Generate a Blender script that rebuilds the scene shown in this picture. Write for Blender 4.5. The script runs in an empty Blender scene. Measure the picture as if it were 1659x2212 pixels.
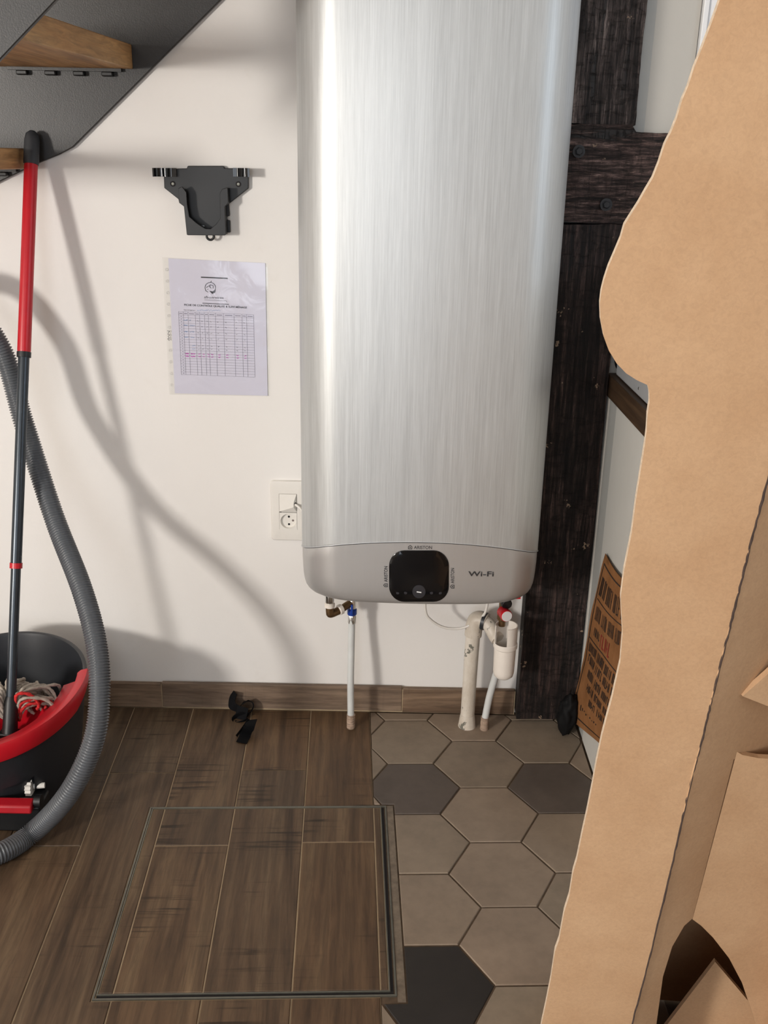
import bpy, bmesh, math, random
from mathutils import Vector, Matrix, noise
random.seed(7)
S = bpy.context.scene
COL = S.collection
PI = math.pi

# ------------------------------------------------------------------ camera
FPX, PX, PY = 2090.0, 829.5, 1106.0
PITCH, ROLL = math.radians(20.15), math.radians(1.12)
CAM = Vector((0, -2.135, 1.316))
FW = Vector((0, math.cos(PITCH), -math.sin(PITCH)))
_r0, _u0 = Vector((1, 0, 0)), Vector((0, math.sin(PITCH), math.cos(PITCH)))
RT = _r0 * math.cos(ROLL) + _u0 * math.sin(ROLL)
UP = _u0 * math.cos(ROLL) - _r0 * math.sin(ROLL)
cd = bpy.data.cameras.new('camera')
cd.sensor_fit = 'VERTICAL'; cd.sensor_height = 36.0; cd.lens = FPX / 2212 * 36
cd.clip_start = 0.05
cam = bpy.data.objects.new('camera', cd); COL.objects.link(cam)
M = Matrix.Identity(4)
for i in range(3):
    M[i][0], M[i][1], M[i][2], M[i][3] = RT[i], UP[i], -FW[i], CAM[i]
cam.matrix_world = M
S.camera = cam

# ------------------------------------------------------------------ world, window light, exposure
w = bpy.data.worlds.new('world'); S.world = w; w.use_nodes = True
bg = w.node_tree.nodes['Background']
bg.inputs[0].default_value = (0.62, 0.75, 1.0, 1); bg.inputs[1].default_value = 0.8
S.view_settings.view_transform = 'Standard'; S.view_settings.look = 'None'
S.view_settings.exposure = 0.0; S.view_settings.gamma = 1.0
S.view_settings.use_curve_mapping = False

def area(name, loc, target, sx, sy, power, color):
    l = bpy.data.lights.new(name, 'AREA'); l.shape = 'RECTANGLE'
    l.size, l.size_y, l.energy, l.color = sx, sy, power, color
    o = bpy.data.objects.new(name, l); COL.objects.link(o)
    o.location = loc
    o.rotation_euler = (Vector(target) - Vector(loc)).to_track_quat('-Z', 'Z').to_euler()
    return o
# daylight by the windows (rear left, right wall), plus an added rear fill
area('daylight_rear_window', (-2.95, -3.84, 1.36), (-0.4, 0.0, 1.0), 0.40, 0.46, 116, (1.0, 0.945, 0.88))
area('added_rear_fill', (-0.55, -3.84, 1.35), (-0.3, -1.0, 1.25), 0.9, 1.6, 17, (0.90, 0.95, 1.0))  # soft frontal fill lamp, added; its glazed door is made up
area('daylight_side_window', (2.13, -1.75, 1.65), (0.3, -0.6, 1.3), 1.0, 0.9, 8, (0.72, 0.86, 1.0))

# ------------------------------------------------------------------ helpers
def ray(px, py): return FW + RT * ((px - PX) / FPX) - UP * ((py - PY) / FPX)
def wall_pt(px, py, Y=0.0):
    d = ray(px, py); return CAM + d * ((Y - CAM.y) / d.y)
def floor_pt(px, py, Z=0.0):
    d = ray(px, py); return CAM + d * ((Z - CAM.z) / d.z)
def side_pt(px, py, X):
    d = ray(px, py); return CAM + d * ((X - CAM.x) / d.x)
def plane_pt(px, py, q, n):
    d = ray(px, py); return CAM + d * ((q - CAM).dot(n) / d.dot(n))

def tag(o, label=None, cat=None, group=None, kind=None):
    if label: o['label'] = label
    if cat: o['category'] = cat
    if group: o['group'] = group
    if kind: o['kind'] = kind
    return o
def empty(name, loc, label, cat, group=None):
    o = bpy.data.objects.new(name, None); COL.objects.link(o)
    o.location = loc; o.empty_display_size = 0.05
    return tag(o, label, cat, group)

class MB:
    """collects shapes for ONE mesh"""
    def __init__(s): s.v, s.f = [], []
    def add(s, vs, fs):
        n = len(s.v); s.v += [Vector(v) for v in vs]; s.f += [tuple(i + n for i in f) for f in fs]; return s
    def box(s, x0, x1, y0, y1, z0, z1):
        vs = [(x, y, z) for x in (x0, x1) for y in (y0, y1) for z in (z0, z1)]
        return s.add(vs, [(0, 1, 3, 2), (4, 6, 7, 5), (0, 4, 5, 1), (2, 3, 7, 6), (0, 2, 6, 4), (1, 5, 7, 3)])
    def prism(s, pts, off):
        """polygon of 3-D points pushed along off"""
        n = len(pts); off = Vector(off)
        vs = [Vector(p) for p in pts] + [Vector(p) + off for p in pts]
        fs = [tuple(range(n)), tuple(reversed(range(n, 2 * n)))] + [(i, i + n, (i + 1) % n + n, (i + 1) % n) for i in range(n)]
        return s.add(vs, fs)
    def tube(s, pts, rad, seg=16, cap=True):
        pts = [Vector(p) for p in pts]; n = len(pts)
        rad = rad if isinstance(rad, (list, tuple)) else [rad] * n
        t0 = (pts[1] - pts[0]).normalized()
        a = t0.cross(Vector((0.3, 0.1, 1))) if abs(t0.z) < 0.9 else t0.cross(Vector((1, 0.2, 0)))
        a.normalize(); vs, fs = [], []
        for i in range(n):
            t = (pts[min(i + 1, n - 1)] - pts[max(i - 1, 0)]).normalized()
            a = (a - t * a.dot(t)).normalized(); b = t.cross(a)
            for k in range(seg):
                th = 2 * PI * k / seg
                vs.append(pts[i] + (a * math.cos(th) + b * math.sin(th)) * rad[i])
        for i in range(n - 1):
            for k in range(seg):
                k2 = (k + 1) % seg
                fs.append((i * seg + k, i * seg + k2, (i + 1) * seg + k2, (i + 1) * seg + k))
        if cap:
            fs.append(tuple(reversed(range(seg)))); fs.append(tuple((n - 1) * seg + k for k in range(seg)))
        return s.add(vs, fs)
    def ribbon(s, pts, wdirs, width, th=0.0012):
        """flat band: pts centre line, wdirs width directions"""
        pts = [Vector(p) for p in pts]; n = len(pts); vs, fs = [], []
        for i in range(n):
            t = (pts[min(i + 1, n - 1)] - pts[max(i - 1, 0)]).normalized()
            wd = Vector(wdirs[i]); wd = (wd - t * wd.dot(t)).normalized(); nn = t.cross(wd)
            for a, b in ((-1, -1), (1, -1), (1, 1), (-1, 1)):
                vs.append(pts[i] + wd * a * width / 2 + nn * b * th / 2)
        for i in range(n - 1):
            for k in range(4):
                k2 = (k + 1) % 4
                fs.append((i * 4 + k, i * 4 + k2, i * 4 + 4 + k2, i * 4 + 4 + k))
        fs += [(3, 2, 1, 0), tuple((n - 1) * 4 + k for k in range(4))]
        return s.add(vs, fs)
    def loft(s, loops, cap0=True, cap1=True):
        n = len(loops[0]); vs = [p for l in loops for p in l]; fs = []
        for i in range(len(loops) - 1):
            for k in range(n):
                k2 = (k + 1) % n
                fs.append((i * n + k, i * n + k2, (i + 1) * n + k2, (i + 1) * n + k))
        if cap0: fs.append(tuple(reversed(range(n))))
        if cap1: fs.append(tuple((len(loops) - 1) * n + k for k in range(n)))
        return s.add(vs, fs)
    def lathe(s, prof, c, axis=(0, 0, 1), seg=28, cap=True):
        """prof: list of (radius, height along axis)"""
        ax = Vector(axis).normalized(); c = Vector(c)
        a = ax.orthogonal().normalized(); b = ax.cross(a)
        loops = [[c + ax * h + (a * math.cos(2 * PI * k / seg) + b * math.sin(2 * PI * k / seg)) * max(r, 1e-5) for k in range(seg)] for r, h in prof]
        return s.loft(loops, cap, cap)
    def build(s, name, m, parent=None, smooth=False, bevel=0, seg=2, sub=0, origin=None, recalc=True):
        if origin is None:
            if s.v:
                lo = [min(v[i] for v in s.v) for i in range(3)]; hi = [max(v[i] for v in s.v) for i in range(3)]
                origin = Vector(((lo[0] + hi[0]) / 2, (lo[1] + hi[1]) / 2, lo[2]))
            else: origin = Vector((0, 0, 0))
        origin = Vector(origin)
        me = bpy.data.meshes.new(name); me.from_pydata([v - origin for v in s.v], [], s.f); me.update()
        if recalc:
            bm = bmesh.new(); bm.from_mesh(me); bmesh.ops.recalc_face_normals(bm, faces=bm.faces[:]); bm.to_mesh(me); bm.free()
        o = bpy.data.objects.new(name, me); COL.objects.link(o)
        if m is not None: me.materials.append(m)
        if parent is not None:
            o.parent = parent; o.location = origin - world_loc(parent)
        else: o.location = origin
        if smooth:
            me.shade_smooth()
            if smooth == 'auto':
                for e in me.edges: pass
                me.set_sharp_from_angle(angle=math.radians(38))
        if bevel:
            b = o.modifiers.new('bevel', 'BEVEL'); b.width = bevel; b.segments = seg; b.limit_method = 'ANGLE'; b.angle_limit = math.radians(30)
            me.shade_smooth(); b.harden_normals = False
            me.set_sharp_from_angle(angle=math.radians(60))
        if sub:
            d = o.modifiers.new('subdivision', 'SUBSURF'); d.levels = sub; d.render_levels = sub
        return o
def world_loc(o):
    l = Vector(o.location)
    while o.parent is not None:
        o = o.parent; l += o.location
    return l

def catmull(P, n=8):
    P = [Vector(p) for p in P]; out = []
    Q = [P[0] * 2 - P[1]] + P + [P[-1] * 2 - P[-2]]
    for i in range(1, len(Q) - 2):
        for k in range(n):
            t = k / n; a, b, c, d = Q[i - 1], Q[i], Q[i + 1], Q[i + 2]
            out.append(0.5 * (2 * b + (c - a) * t + (2 * a - 5 * b + 4 * c - d) * t * t + (3 * b - a - 3 * c + d) * t ** 3))
    return out + [P[-1]]

_tc = {}
def text_geo(body, bold=False):
    if body in _tc: return _tc[body]
    cu = bpy.data.curves.new('t', 'FONT'); cu.body = body; cu.resolution_u = 3
    if bold: cu.offset = 0.012
    o = bpy.data.objects.new('t', cu); COL.objects.link(o)
    dg = bpy.context.evaluated_depsgraph_get()
    me = bpy.data.meshes.new_from_object(o.evaluated_get(dg))
    vs = [v.co.copy() for v in me.vertices]; fs = [tuple(p.vertices) for p in me.polygons]
    bpy.data.objects.remove(o); bpy.data.curves.remove(cu); bpy.data.meshes.remove(me)
    x0 = min(v.x for v in vs); x1 = max(v.x for v in vs); y1 = max(v.y for v in vs)
    _tc[body] = ([(v.x - x0, v.y) for v in vs], fs, x1 - x0, 0.73)
    return _tc[body]
def add_text(mb, body, A, B, updir, height, lift=None, shear=0.0, bend=None, bold=False):
    """lettering from A to B (world points) with capitals of the given height"""
    A, B = Vector(A), Vector(B); d = B - A; up = Vector(updir).normalized()
    vs, fs, wd, cap = text_geo(body, bold)
    out = []
    for x, y in vs:
        p = A + d * (x / wd) + up * (y / cap * height) + d.normalized() * (shear * y / cap * height)
        if bend: p = bend(p)
        out.append(p)
    mb.add(out, fs)

# ------------------------------------------------------------------ materials
def lin(r, g, b):
    f = lambda c: ((c / 255 + 0.055) / 1.055) ** 2.4 if c > 10 else c / 255 / 12.92
    return (f(r), f(g), f(b), 1)
class NT:
    def __init__(s, name):
        s.m = bpy.data.materials.new(name); s.m.use_nodes = True
        s.t = s.m.node_tree; s.b = s.t.nodes['Principled BSDF']; s.out = s.t.nodes['Material Output']
    def n(s, ty, **kw):
        o = s.t.nodes.new(ty)
        for k, v in kw.items():
            if k.startswith('_'): setattr(o, k[1:], v)
            else: o.inputs[k.replace('__', ' ')].default_value = v
        return o
    def l(s, a, ao, b, bi): s.t.links.new(a.outputs[ao], b.inputs[bi])
    def coords(s, scale=(1, 1, 1), rand=True, src='Object'):
        tc = s.n('ShaderNodeTexCoord'); mp = s.n('ShaderNodeMapping'); mp.inputs['Scale'].default_value = scale
        s.l(tc, src, mp, 'Vector')
        if rand:
            oi = s.n('ShaderNodeObjectInfo'); mul = s.n('ShaderNodeVectorMath', _operation='SCALE')
            mul.inputs[0].default_value = (37.0, 53.0, 29.0); s.l(oi, 'Random', mul, 'Scale'); s.l(mul, 0, mp, 'Location')
        return mp
    def noise(s, mp, scale, detail=4, rough=0.55, dist=0.0):
        o = s.n('ShaderNodeTexNoise'); o.inputs['Scale'].default_value = scale; o.inputs['Detail'].default_value = detail
        o.inputs['Roughness'].default_value = rough; o.inputs['Distortion'].default_value = dist
        s.l(mp, 0, o, 'Vector'); return o
    def ramp(s, src, so, stops):
        o = s.n('ShaderNodeValToRGB'); e = o.color_ramp.elements
        while len(e) < len(stops): e.new(0.5)
        for i, (p, c) in enumerate(stops): e[i].position = p; e[i].color = c if len(c) == 4 else (*c, 1)
        s.l(src, so, o, 0); return o
    def mix(s, a, ao, b, bo, fac=0.5, fsrc=None, fo=0, mode='MIX'):
        o = s.n('ShaderNodeMix', _data_type='RGBA', _blend_type=mode)
        o.inputs[0].default_value = fac
        if fsrc is not None: s.l(fsrc, fo, o, 0)
        for k, (x, xo) in enumerate(((a, ao), (b, bo))):
            if isinstance(x, tuple): o.inputs[6 + k].default_value = x
            else: s.l(x, xo, o, 6 + k)
        return o
    def bump(s, src, so, strength=0.3, dist=0.002):
        o = s.n('ShaderNodeBump'); o.inputs['Strength'].default_value = strength; o.inputs['Distance'].default_value = dist
        s.l(src, so, o, 'Height'); s.l(o, 0, s.b, 'Normal'); return o
    def set(s, color=None, rough=None, metal=None, spec=None):
        if color is not None: s.b.inputs['Base Color'].default_value = color
        if rough is not None: s.b.inputs['Roughness'].default_value = rough
        if metal is not None: s.b.inputs['Metallic'].default_value = metal
        if spec is not None: s.b.inputs['Specular IOR Level'].default_value = spec
        return s
W4 = lambda v: (v, v, v, 1)
def simple(name, color, rough=0.5, metal=0.0, spec=0.5, var=0.08, scale=30, bump=0.0, bscale=200):
    t = NT(name).set(color, rough, metal, spec)
    mp = t.coords(); nz = t.noise(mp, scale, 5)
    dark = tuple(c * (1 - var) for c in color[:3]) + (1,); lite = tuple(min(1, c * (1 + var)) for c in color[:3]) + (1,)
    r = t.ramp(nz, 'Fac', [(0.3, dark), (0.7, lite)]); t.l(r, 0, t.b, 'Base Color')
    if bump:
        n2 = t.noise(mp, bscale, 3); t.bump(n2, 'Fac', bump, 0.001)
    return t.m

def wall_mat(name, col, stain):
    t = NT(name).set(col, 0.62, 0, 0.35)
    mp = t.coords(rand=False); n1 = t.noise(mp, 1.6, 6, 0.6); n2 = t.noise(mp, 9, 8, 0.65)
    a = t.ramp(n1, 'Fac', [(0.35, tuple(c * 0.965 for c in col[:3])), (0.65, col)])
    b = t.ramp(n2, 'Fac', [(0.62, W4(0)), (0.75, W4(1))])
    sc = t.n('ShaderNodeMath', _operation='MULTIPLY'); sc.inputs[1].default_value = stain; t.l(b, 0, sc, 0)
    m = t.mix(a, 0, (col[0] * 0.72, col[1] * 0.68, col[2] * 0.6, 1), 0, fsrc=sc)
    # scuffs and dirt flecks
    n4 = t.noise(mp, 60, 4, 0.7); f = t.ramp(n4, 'Fac', [(0.74, W4(0)), (0.78, W4(1))])
    s2 = t.n('ShaderNodeMath', _operation='MULTIPLY'); s2.inputs[1].default_value = 0.25; t.l(f, 0, s2, 0)
    m2 = t.mix(m, 2, (0.35, 0.3, 0.24, 1), 0, fsrc=s2)
    t.l(m2, 2, t.b, 'Base Color')
    n3 = t.noise(mp, 45, 6, 0.6); t.bump(n3, 'Fac', 0.12, 0.004)
    return t.m

def wood_mat(name, cols, grain=(1, 14), saw=0.8, rough=0.5, bump=0.25, randcol=0.5):
    """cols dark, mid, light; grain runs along local y"""
    t = NT(name).set(cols[1], rough, 0, 0.4)
    mp = t.coords((grain[1], grain[0], grain[1]))
    big = t.noise(mp, 1.1, 5, 0.6, 1.2); fine = t.noise(mp, 7, 8, 0.7, 0.6)
    mp2 = t.coords((1, 1, 1)); blot = t.noise(mp2, 5, 5, 0.6)
    c = t.ramp(big, 'Fac', [(0.3, cols[0]), (0.5, cols[1]), (0.72, cols[2])])
    c2 = t.ramp(fine, 'Fac', [(0.38, W4(0.3)), (0.58, W4(1))])
    m = t.mix(c, 0, c2, 0, 0.5, mode='MULTIPLY')
    rings = t.n('ShaderNodeTexWave', _wave_type='RINGS', _rings_direction='Y'); rings.inputs['Scale'].default_value = 0.55; rings.inputs['Distortion'].default_value = 14; rings.inputs['Detail'].default_value = 3; rings.inputs['Detail Scale'].default_value = 0.7
    t.l(mp, 0, rings, 'Vector'); rw_ = t.ramp(rings, 'Fac', [(0.0, W4(0.62)), (0.25, W4(1))]); m = t.mix(m, 2, rw_, 0, 0.4, mode='MULTIPLY')
    bl = t.ramp(blot, 'Fac', [(0.35, W4(0.68)), (0.65, W4(1.0))]); m = t.mix(m, 2, bl, 0, 0.55, mode='MULTIPLY')
    if saw:
        mp3 = t.coords((2.2, 46, 4)); sn = t.noise(mp3, 2.0, 3, 0.6); sm = t.ramp(sn, 'Fac', [(0.55, W4(0)), (0.66, W4(1))])
        msk = t.noise(mp2, 6.5, 2); mk = t.ramp(msk, 'Fac', [(0.50, W4(0)), (0.62, W4(1))])
        mm = t.n('ShaderNodeMath', _operation='MULTIPLY'); t.l(sm, 0, mm, 0); t.l(mk, 0, mm, 1)
        m3 = t.n('ShaderNodeMath', _operation='MULTIPLY'); t.l(mm, 0, m3, 0); m3.inputs[1].default_value = saw
        m = t.mix(m, 2, tuple(x * 0.35 for x in cols[0][:3]) + (1,), 0, fsrc=m3)
    oi = t.n('ShaderNodeObjectInfo'); rr = t.ramp(oi, 'Random', [(0, W4(1 - 0.35 * randcol)), (0.5, (1, 0.95, 0.88, 1)), (0.75, (0.98, 0.88, 0.76, 1)), (1, (0.92, 0.92, 0.9, 1))])
    m = t.mix(m, 2, rr, 0, 1.0, mode='MULTIPLY')
    t.l(m, 2, t.b, 'Base Color'); t.bump(fine, 'Fac', bump, 0.0015)
    rg = t.n('ShaderNodeMapRange'); rg.inputs['To Min'].default_value = rough - 0.08; rg.inputs['To Max'].default_value = rough + 0.12
    t.l(fine, 'Fac', rg, 0); t.l(rg, 0, t.b, 'Roughness')
    return t.m

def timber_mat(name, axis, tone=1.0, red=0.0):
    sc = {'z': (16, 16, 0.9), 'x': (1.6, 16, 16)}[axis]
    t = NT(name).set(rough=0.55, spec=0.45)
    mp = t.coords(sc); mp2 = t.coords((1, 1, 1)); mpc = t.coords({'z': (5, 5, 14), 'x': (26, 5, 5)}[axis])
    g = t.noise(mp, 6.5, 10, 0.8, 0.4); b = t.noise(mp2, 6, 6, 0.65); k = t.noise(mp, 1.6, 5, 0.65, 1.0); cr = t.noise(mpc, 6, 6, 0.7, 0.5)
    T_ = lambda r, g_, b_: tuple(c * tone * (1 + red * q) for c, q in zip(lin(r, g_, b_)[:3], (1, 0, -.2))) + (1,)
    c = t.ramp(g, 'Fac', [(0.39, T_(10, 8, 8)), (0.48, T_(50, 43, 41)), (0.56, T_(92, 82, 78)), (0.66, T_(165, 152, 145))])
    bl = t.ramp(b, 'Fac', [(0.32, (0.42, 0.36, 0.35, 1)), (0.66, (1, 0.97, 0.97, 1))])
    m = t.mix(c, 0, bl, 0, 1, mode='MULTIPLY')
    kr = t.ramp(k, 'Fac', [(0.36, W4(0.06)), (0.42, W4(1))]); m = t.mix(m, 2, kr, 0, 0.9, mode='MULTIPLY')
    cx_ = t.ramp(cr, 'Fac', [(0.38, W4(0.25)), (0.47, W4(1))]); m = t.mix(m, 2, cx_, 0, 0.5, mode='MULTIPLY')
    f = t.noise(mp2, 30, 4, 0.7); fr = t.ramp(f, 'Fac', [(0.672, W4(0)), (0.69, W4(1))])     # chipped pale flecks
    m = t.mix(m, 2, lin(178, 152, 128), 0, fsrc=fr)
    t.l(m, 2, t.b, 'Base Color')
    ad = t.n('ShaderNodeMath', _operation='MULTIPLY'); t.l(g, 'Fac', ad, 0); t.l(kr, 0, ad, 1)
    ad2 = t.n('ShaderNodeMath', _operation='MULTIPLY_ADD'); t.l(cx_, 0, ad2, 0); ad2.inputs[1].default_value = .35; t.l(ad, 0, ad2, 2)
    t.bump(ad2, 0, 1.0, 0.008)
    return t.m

def tile_mat(name, c):
    t = NT(name).set(c, 0.55, 0, 0.4)
    mp = t.coords((1, 1, 1)); n1 = t.noise(mp, 6, 6, 0.65); n2 = t.noise(mp, 40, 5, 0.6)
    a = t.ramp(n1, 'Fac', [(0.3, tuple(x * 0.8 for x in c[:3])), (0.7, tuple(x * 1.12 for x in c[:3]))])
    b = t.ramp(n2, 'Fac', [(0.35, W4(0.86)), (0.6, W4(1))]); m = t.mix(a, 0, b, 0, 0.7, mode='MULTIPLY')
    oi = t.n('ShaderNodeObjectInfo'); rr = t.ramp(oi, 'Random', [(0, (0.92, 0.93, 0.9, 1)), (1, (1.05, 1.0, 0.97, 1))]); m = t.mix(m, 2, rr, 0, 1, mode='MULTIPLY')
    t.l(m, 2, t.b, 'Base Color'); t.bump(n1, 'Fac', 0.1, 0.003)
    return t.m

def brushed_mat(name, col, metal, rough, amount):
    t = NT(name).set(col, rough, metal, 0.5)
    mp = t.coords((1, 1, 0.02), rand=False)
    f = t.noise(mp, 420, 3, 0.75); g = t.noise(mp, 60, 5, 0.7)
    mx = t.mix(f, 'Fac', g, 'Fac', 0.4)
    lo = tuple(c * (1 - amount) for c in col[:3]) + (1,); hi = tuple(min(1, c * (1 + amount)) for c in col[:3]) + (1,)
    r = t.ramp(mx, 2, [(0.36, lo), (0.62, hi)]); t.l(r, 0, t.b, 'Base Color')
    t.bump(f, 'Fac', 0.10 if amount > 0.02 else 0.02, 0.0006)
    rg = t.n('ShaderNodeMapRange'); rg.inputs['To Min'].default_value = rough - 0.05; rg.inputs['To Max'].default_value = rough + 0.08
    t.l(f, 'Fac', rg, 0); t.l(rg, 0, t.b, 'Roughness')
    return t.m

def cardboard_mat():
    c = lin(198, 162, 126); t = NT('cardboard').set(c, 0.85, 0, 0.15)
    mp = t.coords((1, 1, 1)); n1 = t.noise(mp, 9, 6, 0.6); n2 = t.noise(mp, 260, 5, 0.7, 0.8); n3 = t.noise(mp, 70, 5, 0.6, 0.6)
    a = t.ramp(n1, 'Fac', [(0.3, lin(190, 152, 116)), (0.7, lin(204, 168, 132))])
    b = t.ramp(n2, 'Fac', [(0.3, W4(0.84)), (0.6, W4(1))]); m = t.mix(a, 0, b, 0, 0.7, mode='MULTIPLY')
    t.l(m, 2, t.b, 'Base Color')
    t.bump(n3, 'Fac', 0.16, 0.0015); return t.m

def kraft_mat():
    c = lin(140, 96, 60); t = NT('kraft_paper').set(c, 0.8, 0, 0.2)
    mp = t.coords((1, 1, 1)); n1 = t.noise(mp, 14, 6, 0.65)
    a = t.ramp(n1, 'Fac', [(0.3, lin(120, 80, 46)), (0.7, lin(150, 104, 66))]); t.l(a, 0, t.b, 'Base Color'); t.bump(n1, 'Fac', 0.2, 0.003)
    return t.m

def plastic_film():
    t = NT('clear_film')
    tr = t.n('ShaderNodeBsdfTransparent'); tr.inputs[0].default_value = (0.97, 0.975, 0.97, 1)
    gl = t.n('ShaderNodeBsdfGlossy'); gl.inputs['Roughness'].default_value = 0.12
    mp = t.coords((1, 1, 1), rand=False); n1 = t.noise(mp, 22, 3, 0.5, 0.6)
    bp = t.n('ShaderNodeBump'); bp.inputs['Strength'].default_value = 0.25; bp.inputs['Distance'].default_value = 0.004; t.l(n1, 'Fac', bp, 'Height'); t.l(bp, 0, gl, 'Normal')
    mx = t.n('ShaderNodeMixShader'); mx.inputs[0].default_value = 0.06; t.l(tr, 0, mx, 1); t.l(gl, 0, mx, 2); t.l(mx, 0, t.out, 0)
    return t.m
def glass_mat():
    t = NT('window_glass')
    tr = t.n('ShaderNodeBsdfTransparent'); gl = t.n('ShaderNodeBsdfGlossy'); gl.inputs['Roughness'].default_value = 0.02
    mx = t.n('ShaderNodeMixShader'); mx.inputs[0].default_value = 0.08; t.l(tr, 0, mx, 1); t.l(gl, 0, mx, 2); t.l(mx, 0, t.out, 0)
    return t.m
def painted_pipe():
    c = lin(214, 206, 194); t = NT('painted_pipe').set(c, 0.45, 0, 0.5)
    mp = t.coords((1, 1, 0.6)); n1 = t.noise(mp, 40, 6, 0.65, 0.6); n2 = t.noise(mp, 16, 5, 0.7)
    a = t.ramp(n2, 'Fac', [(0.3, lin(190, 178, 162)), (0.6, c)])
    f = t.ramp(n1, 'Fac', [(0.60, W4(0)), (0.63, W4(1))]); m = t.mix(a, 0, lin(110, 108, 98), 0, fsrc=f)
    t.l(m, 2, t.b, 'Base Color'); t.bump(n2, 'Fac', 0.5, 0.004); return t.m

MT = dict(
    wall=wall_mat('wall_paint', lin(232, 229, 225), 0.16),
    wall_grey=wall_mat('grey_plaster', lin(196, 192, 184), 0.05),
    plank=wood_mat('wood_look_tile', (lin(72, 56, 42), lin(105, 84, 64), lin(128, 107, 83))),
    skirting=wood_mat('skirting_wood_look', (lin(110, 91, 76), lin(148, 126, 107), lin(172, 150, 128)), saw=0.3),
    oak=wood_mat('oak_tread', (lin(176, 128, 80), lin(210, 164, 112), lin(228, 188, 138)), saw=0.0, randcol=0.2, bump=0.1),
    worktop=wood_mat('dark_worktop', (lin(50, 36, 26), lin(78, 58, 40), lin(100, 78, 56)), saw=0, randcol=0.1),
    grout=simple('grout_beige', lin(168, 148, 120), 0.9, var=0.15),
    mortar=simple('mortar_grey', lin(112, 100, 86), 0.9, var=0.25, scale=70, bump=0.5),
    strap=simple('black_webbing', lin(14, 14, 16), 0.85, spec=0.15, var=0.1),
    grout_dark=simple('grout_brown', lin(84, 68, 52), 0.9, var=0.3, scale=60),
    hexm=tile_mat('hex_beige', lin(140, 126, 111)),
    hexd=tile_mat('hex_grey', lin(92, 84, 78)),
    hexk=tile_mat('hex_black', lin(42, 39, 37)),
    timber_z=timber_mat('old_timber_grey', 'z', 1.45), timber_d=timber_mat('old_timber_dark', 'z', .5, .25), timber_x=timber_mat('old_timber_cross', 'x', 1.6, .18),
    heater=brushed_mat('brushed_silver', (0.57, 0.585, 0.585, 1), 0.62, 0.45, 0.11),
    heatercap=brushed_mat('satin_silver', (0.52, 0.51, 0.50, 1), 0.55, 0.38, 0.012),
    blackgloss=simple('black_glass', lin(12, 12, 14), 0.12, var=0.0),
    print_grey=simple('grey_print', lin(48, 48, 50), 0.5, var=0.0),
    dial=simple('dial_grey', lin(52, 52, 56), 0.25, var=0.05),
    white_print=simple('white_print', lin(225, 225, 225), 0.5, var=0),
    black=simple('black_plastic', lin(17, 18, 20), 0.45, var=0.06, bump=0.05),
    charcoal=simple('charcoal_plastic', lin(38, 40, 44), 0.42, var=0.05, bump=0.05),
    grip=simple('grip_rubber', lin(42, 44, 48), 0.55, var=0.05),
    tube=simple('grey_metal_tube', lin(58, 64, 70), 0.28, 0.55, var=0.1),
    red=simple('red_plastic', lin(190, 18, 34), 0.33, var=0.05),
    red_dark=simple('red_plastic_worn', lin(165, 16, 30), 0.45, var=0.1),
    hose=simple('hose_grey', lin(88, 91, 95), 0.30, var=0.08),
    cotton=simple('grey_cotton', lin(166, 156, 144), 0.95, var=0.25, scale=160, bump=0.4, bscale=500),
    cotton_red=simple('red_cotton', lin(190, 40, 40), 0.95, var=0.4, scale=300),
    steel=simple('stair_steel', lin(47, 46, 45), 0.42, 0.1, var=0.08, bump=0.25, bscale=380),
    chrome=simple('chrome', (0.75, 0.75, 0.73, 1), 0.2, 1.0, var=0.03),
    brass=simple('old_brass', lin(120, 95, 66), 0.4, 0.8, var=0.2, scale=80),
    galv=simple('galvanised_rim', lin(120, 119, 110), 0.4, 0.7, var=0.12, scale=60),
    blue=simple('blue_plastic', lin(24, 60, 150), 0.35, var=0.05),
    white=simple('white_plastic', lin(227, 223, 216), 0.35, var=0.02),
    pvc=simple('white_pvc', lin(232, 224, 214), 0.3, var=0.03),
    white_frame=simple('white_frame', lin(240, 240, 240), 0.35, var=0.01),
    dark_hole=simple('dark_hole', lin(24, 20, 22), 0.8, var=0.0),
    greyhole=simple('grey_pin', lin(120, 108, 104), 0.5, var=0.0),
    pipe=simple('multilayer_pipe', lin(206, 208, 206), 0.35, var=0.05),
    paint_pipe=painted_pipe(),
    sleeve=simple('ribbed_sleeve', lin(158, 136, 118), 0.75, var=0.3, scale=90),
    paper=simple('white_paper', lin(214, 212, 228), 0.8, var=0.01),
    ink=simple('black_ink', lin(62, 62, 70), 0.8, var=0), ink_line=simple('table_line_ink', lin(112, 108, 128), 0.8, var=0),
    ink_blue=simple('blue_ink', lin(92, 140, 190), 0.8, var=0), ink_pink=simple('magenta_ink', lin(206, 70, 190), 0.8, var=0),
    film=plastic_film(), glass=glass_mat(),
    cardboard=cardboard_mat(), kraft=kraft_mat(),
    cardedge=simple('cardboard_edge', lin(206, 186, 162), 0.9, var=0.2, scale=300, bump=0.5, bscale=600),
    score=simple('torn_score', lin(70, 56, 50), 0.9, var=0.3, scale=120),
    poster_ink=simple('poster_black_print', lin(36, 27, 22), 0.8, var=0.1), poster_red=simple('poster_red_print', lin(138, 32, 26), 0.8, var=0.1),
    panel=simple('counter_panel', lin(206, 204, 198), 0.4, var=0.015), panel2=simple('counter_filler', lin(176, 176, 172), 0.45, var=0.02),
    casing=simple('silver_casing', lin(190, 192, 194), 0.35, 0.3, var=0.02),
    bag=simple('black_bag', lin(11, 11, 12), 0.7, spec=0.2, var=0.1),
)

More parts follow.
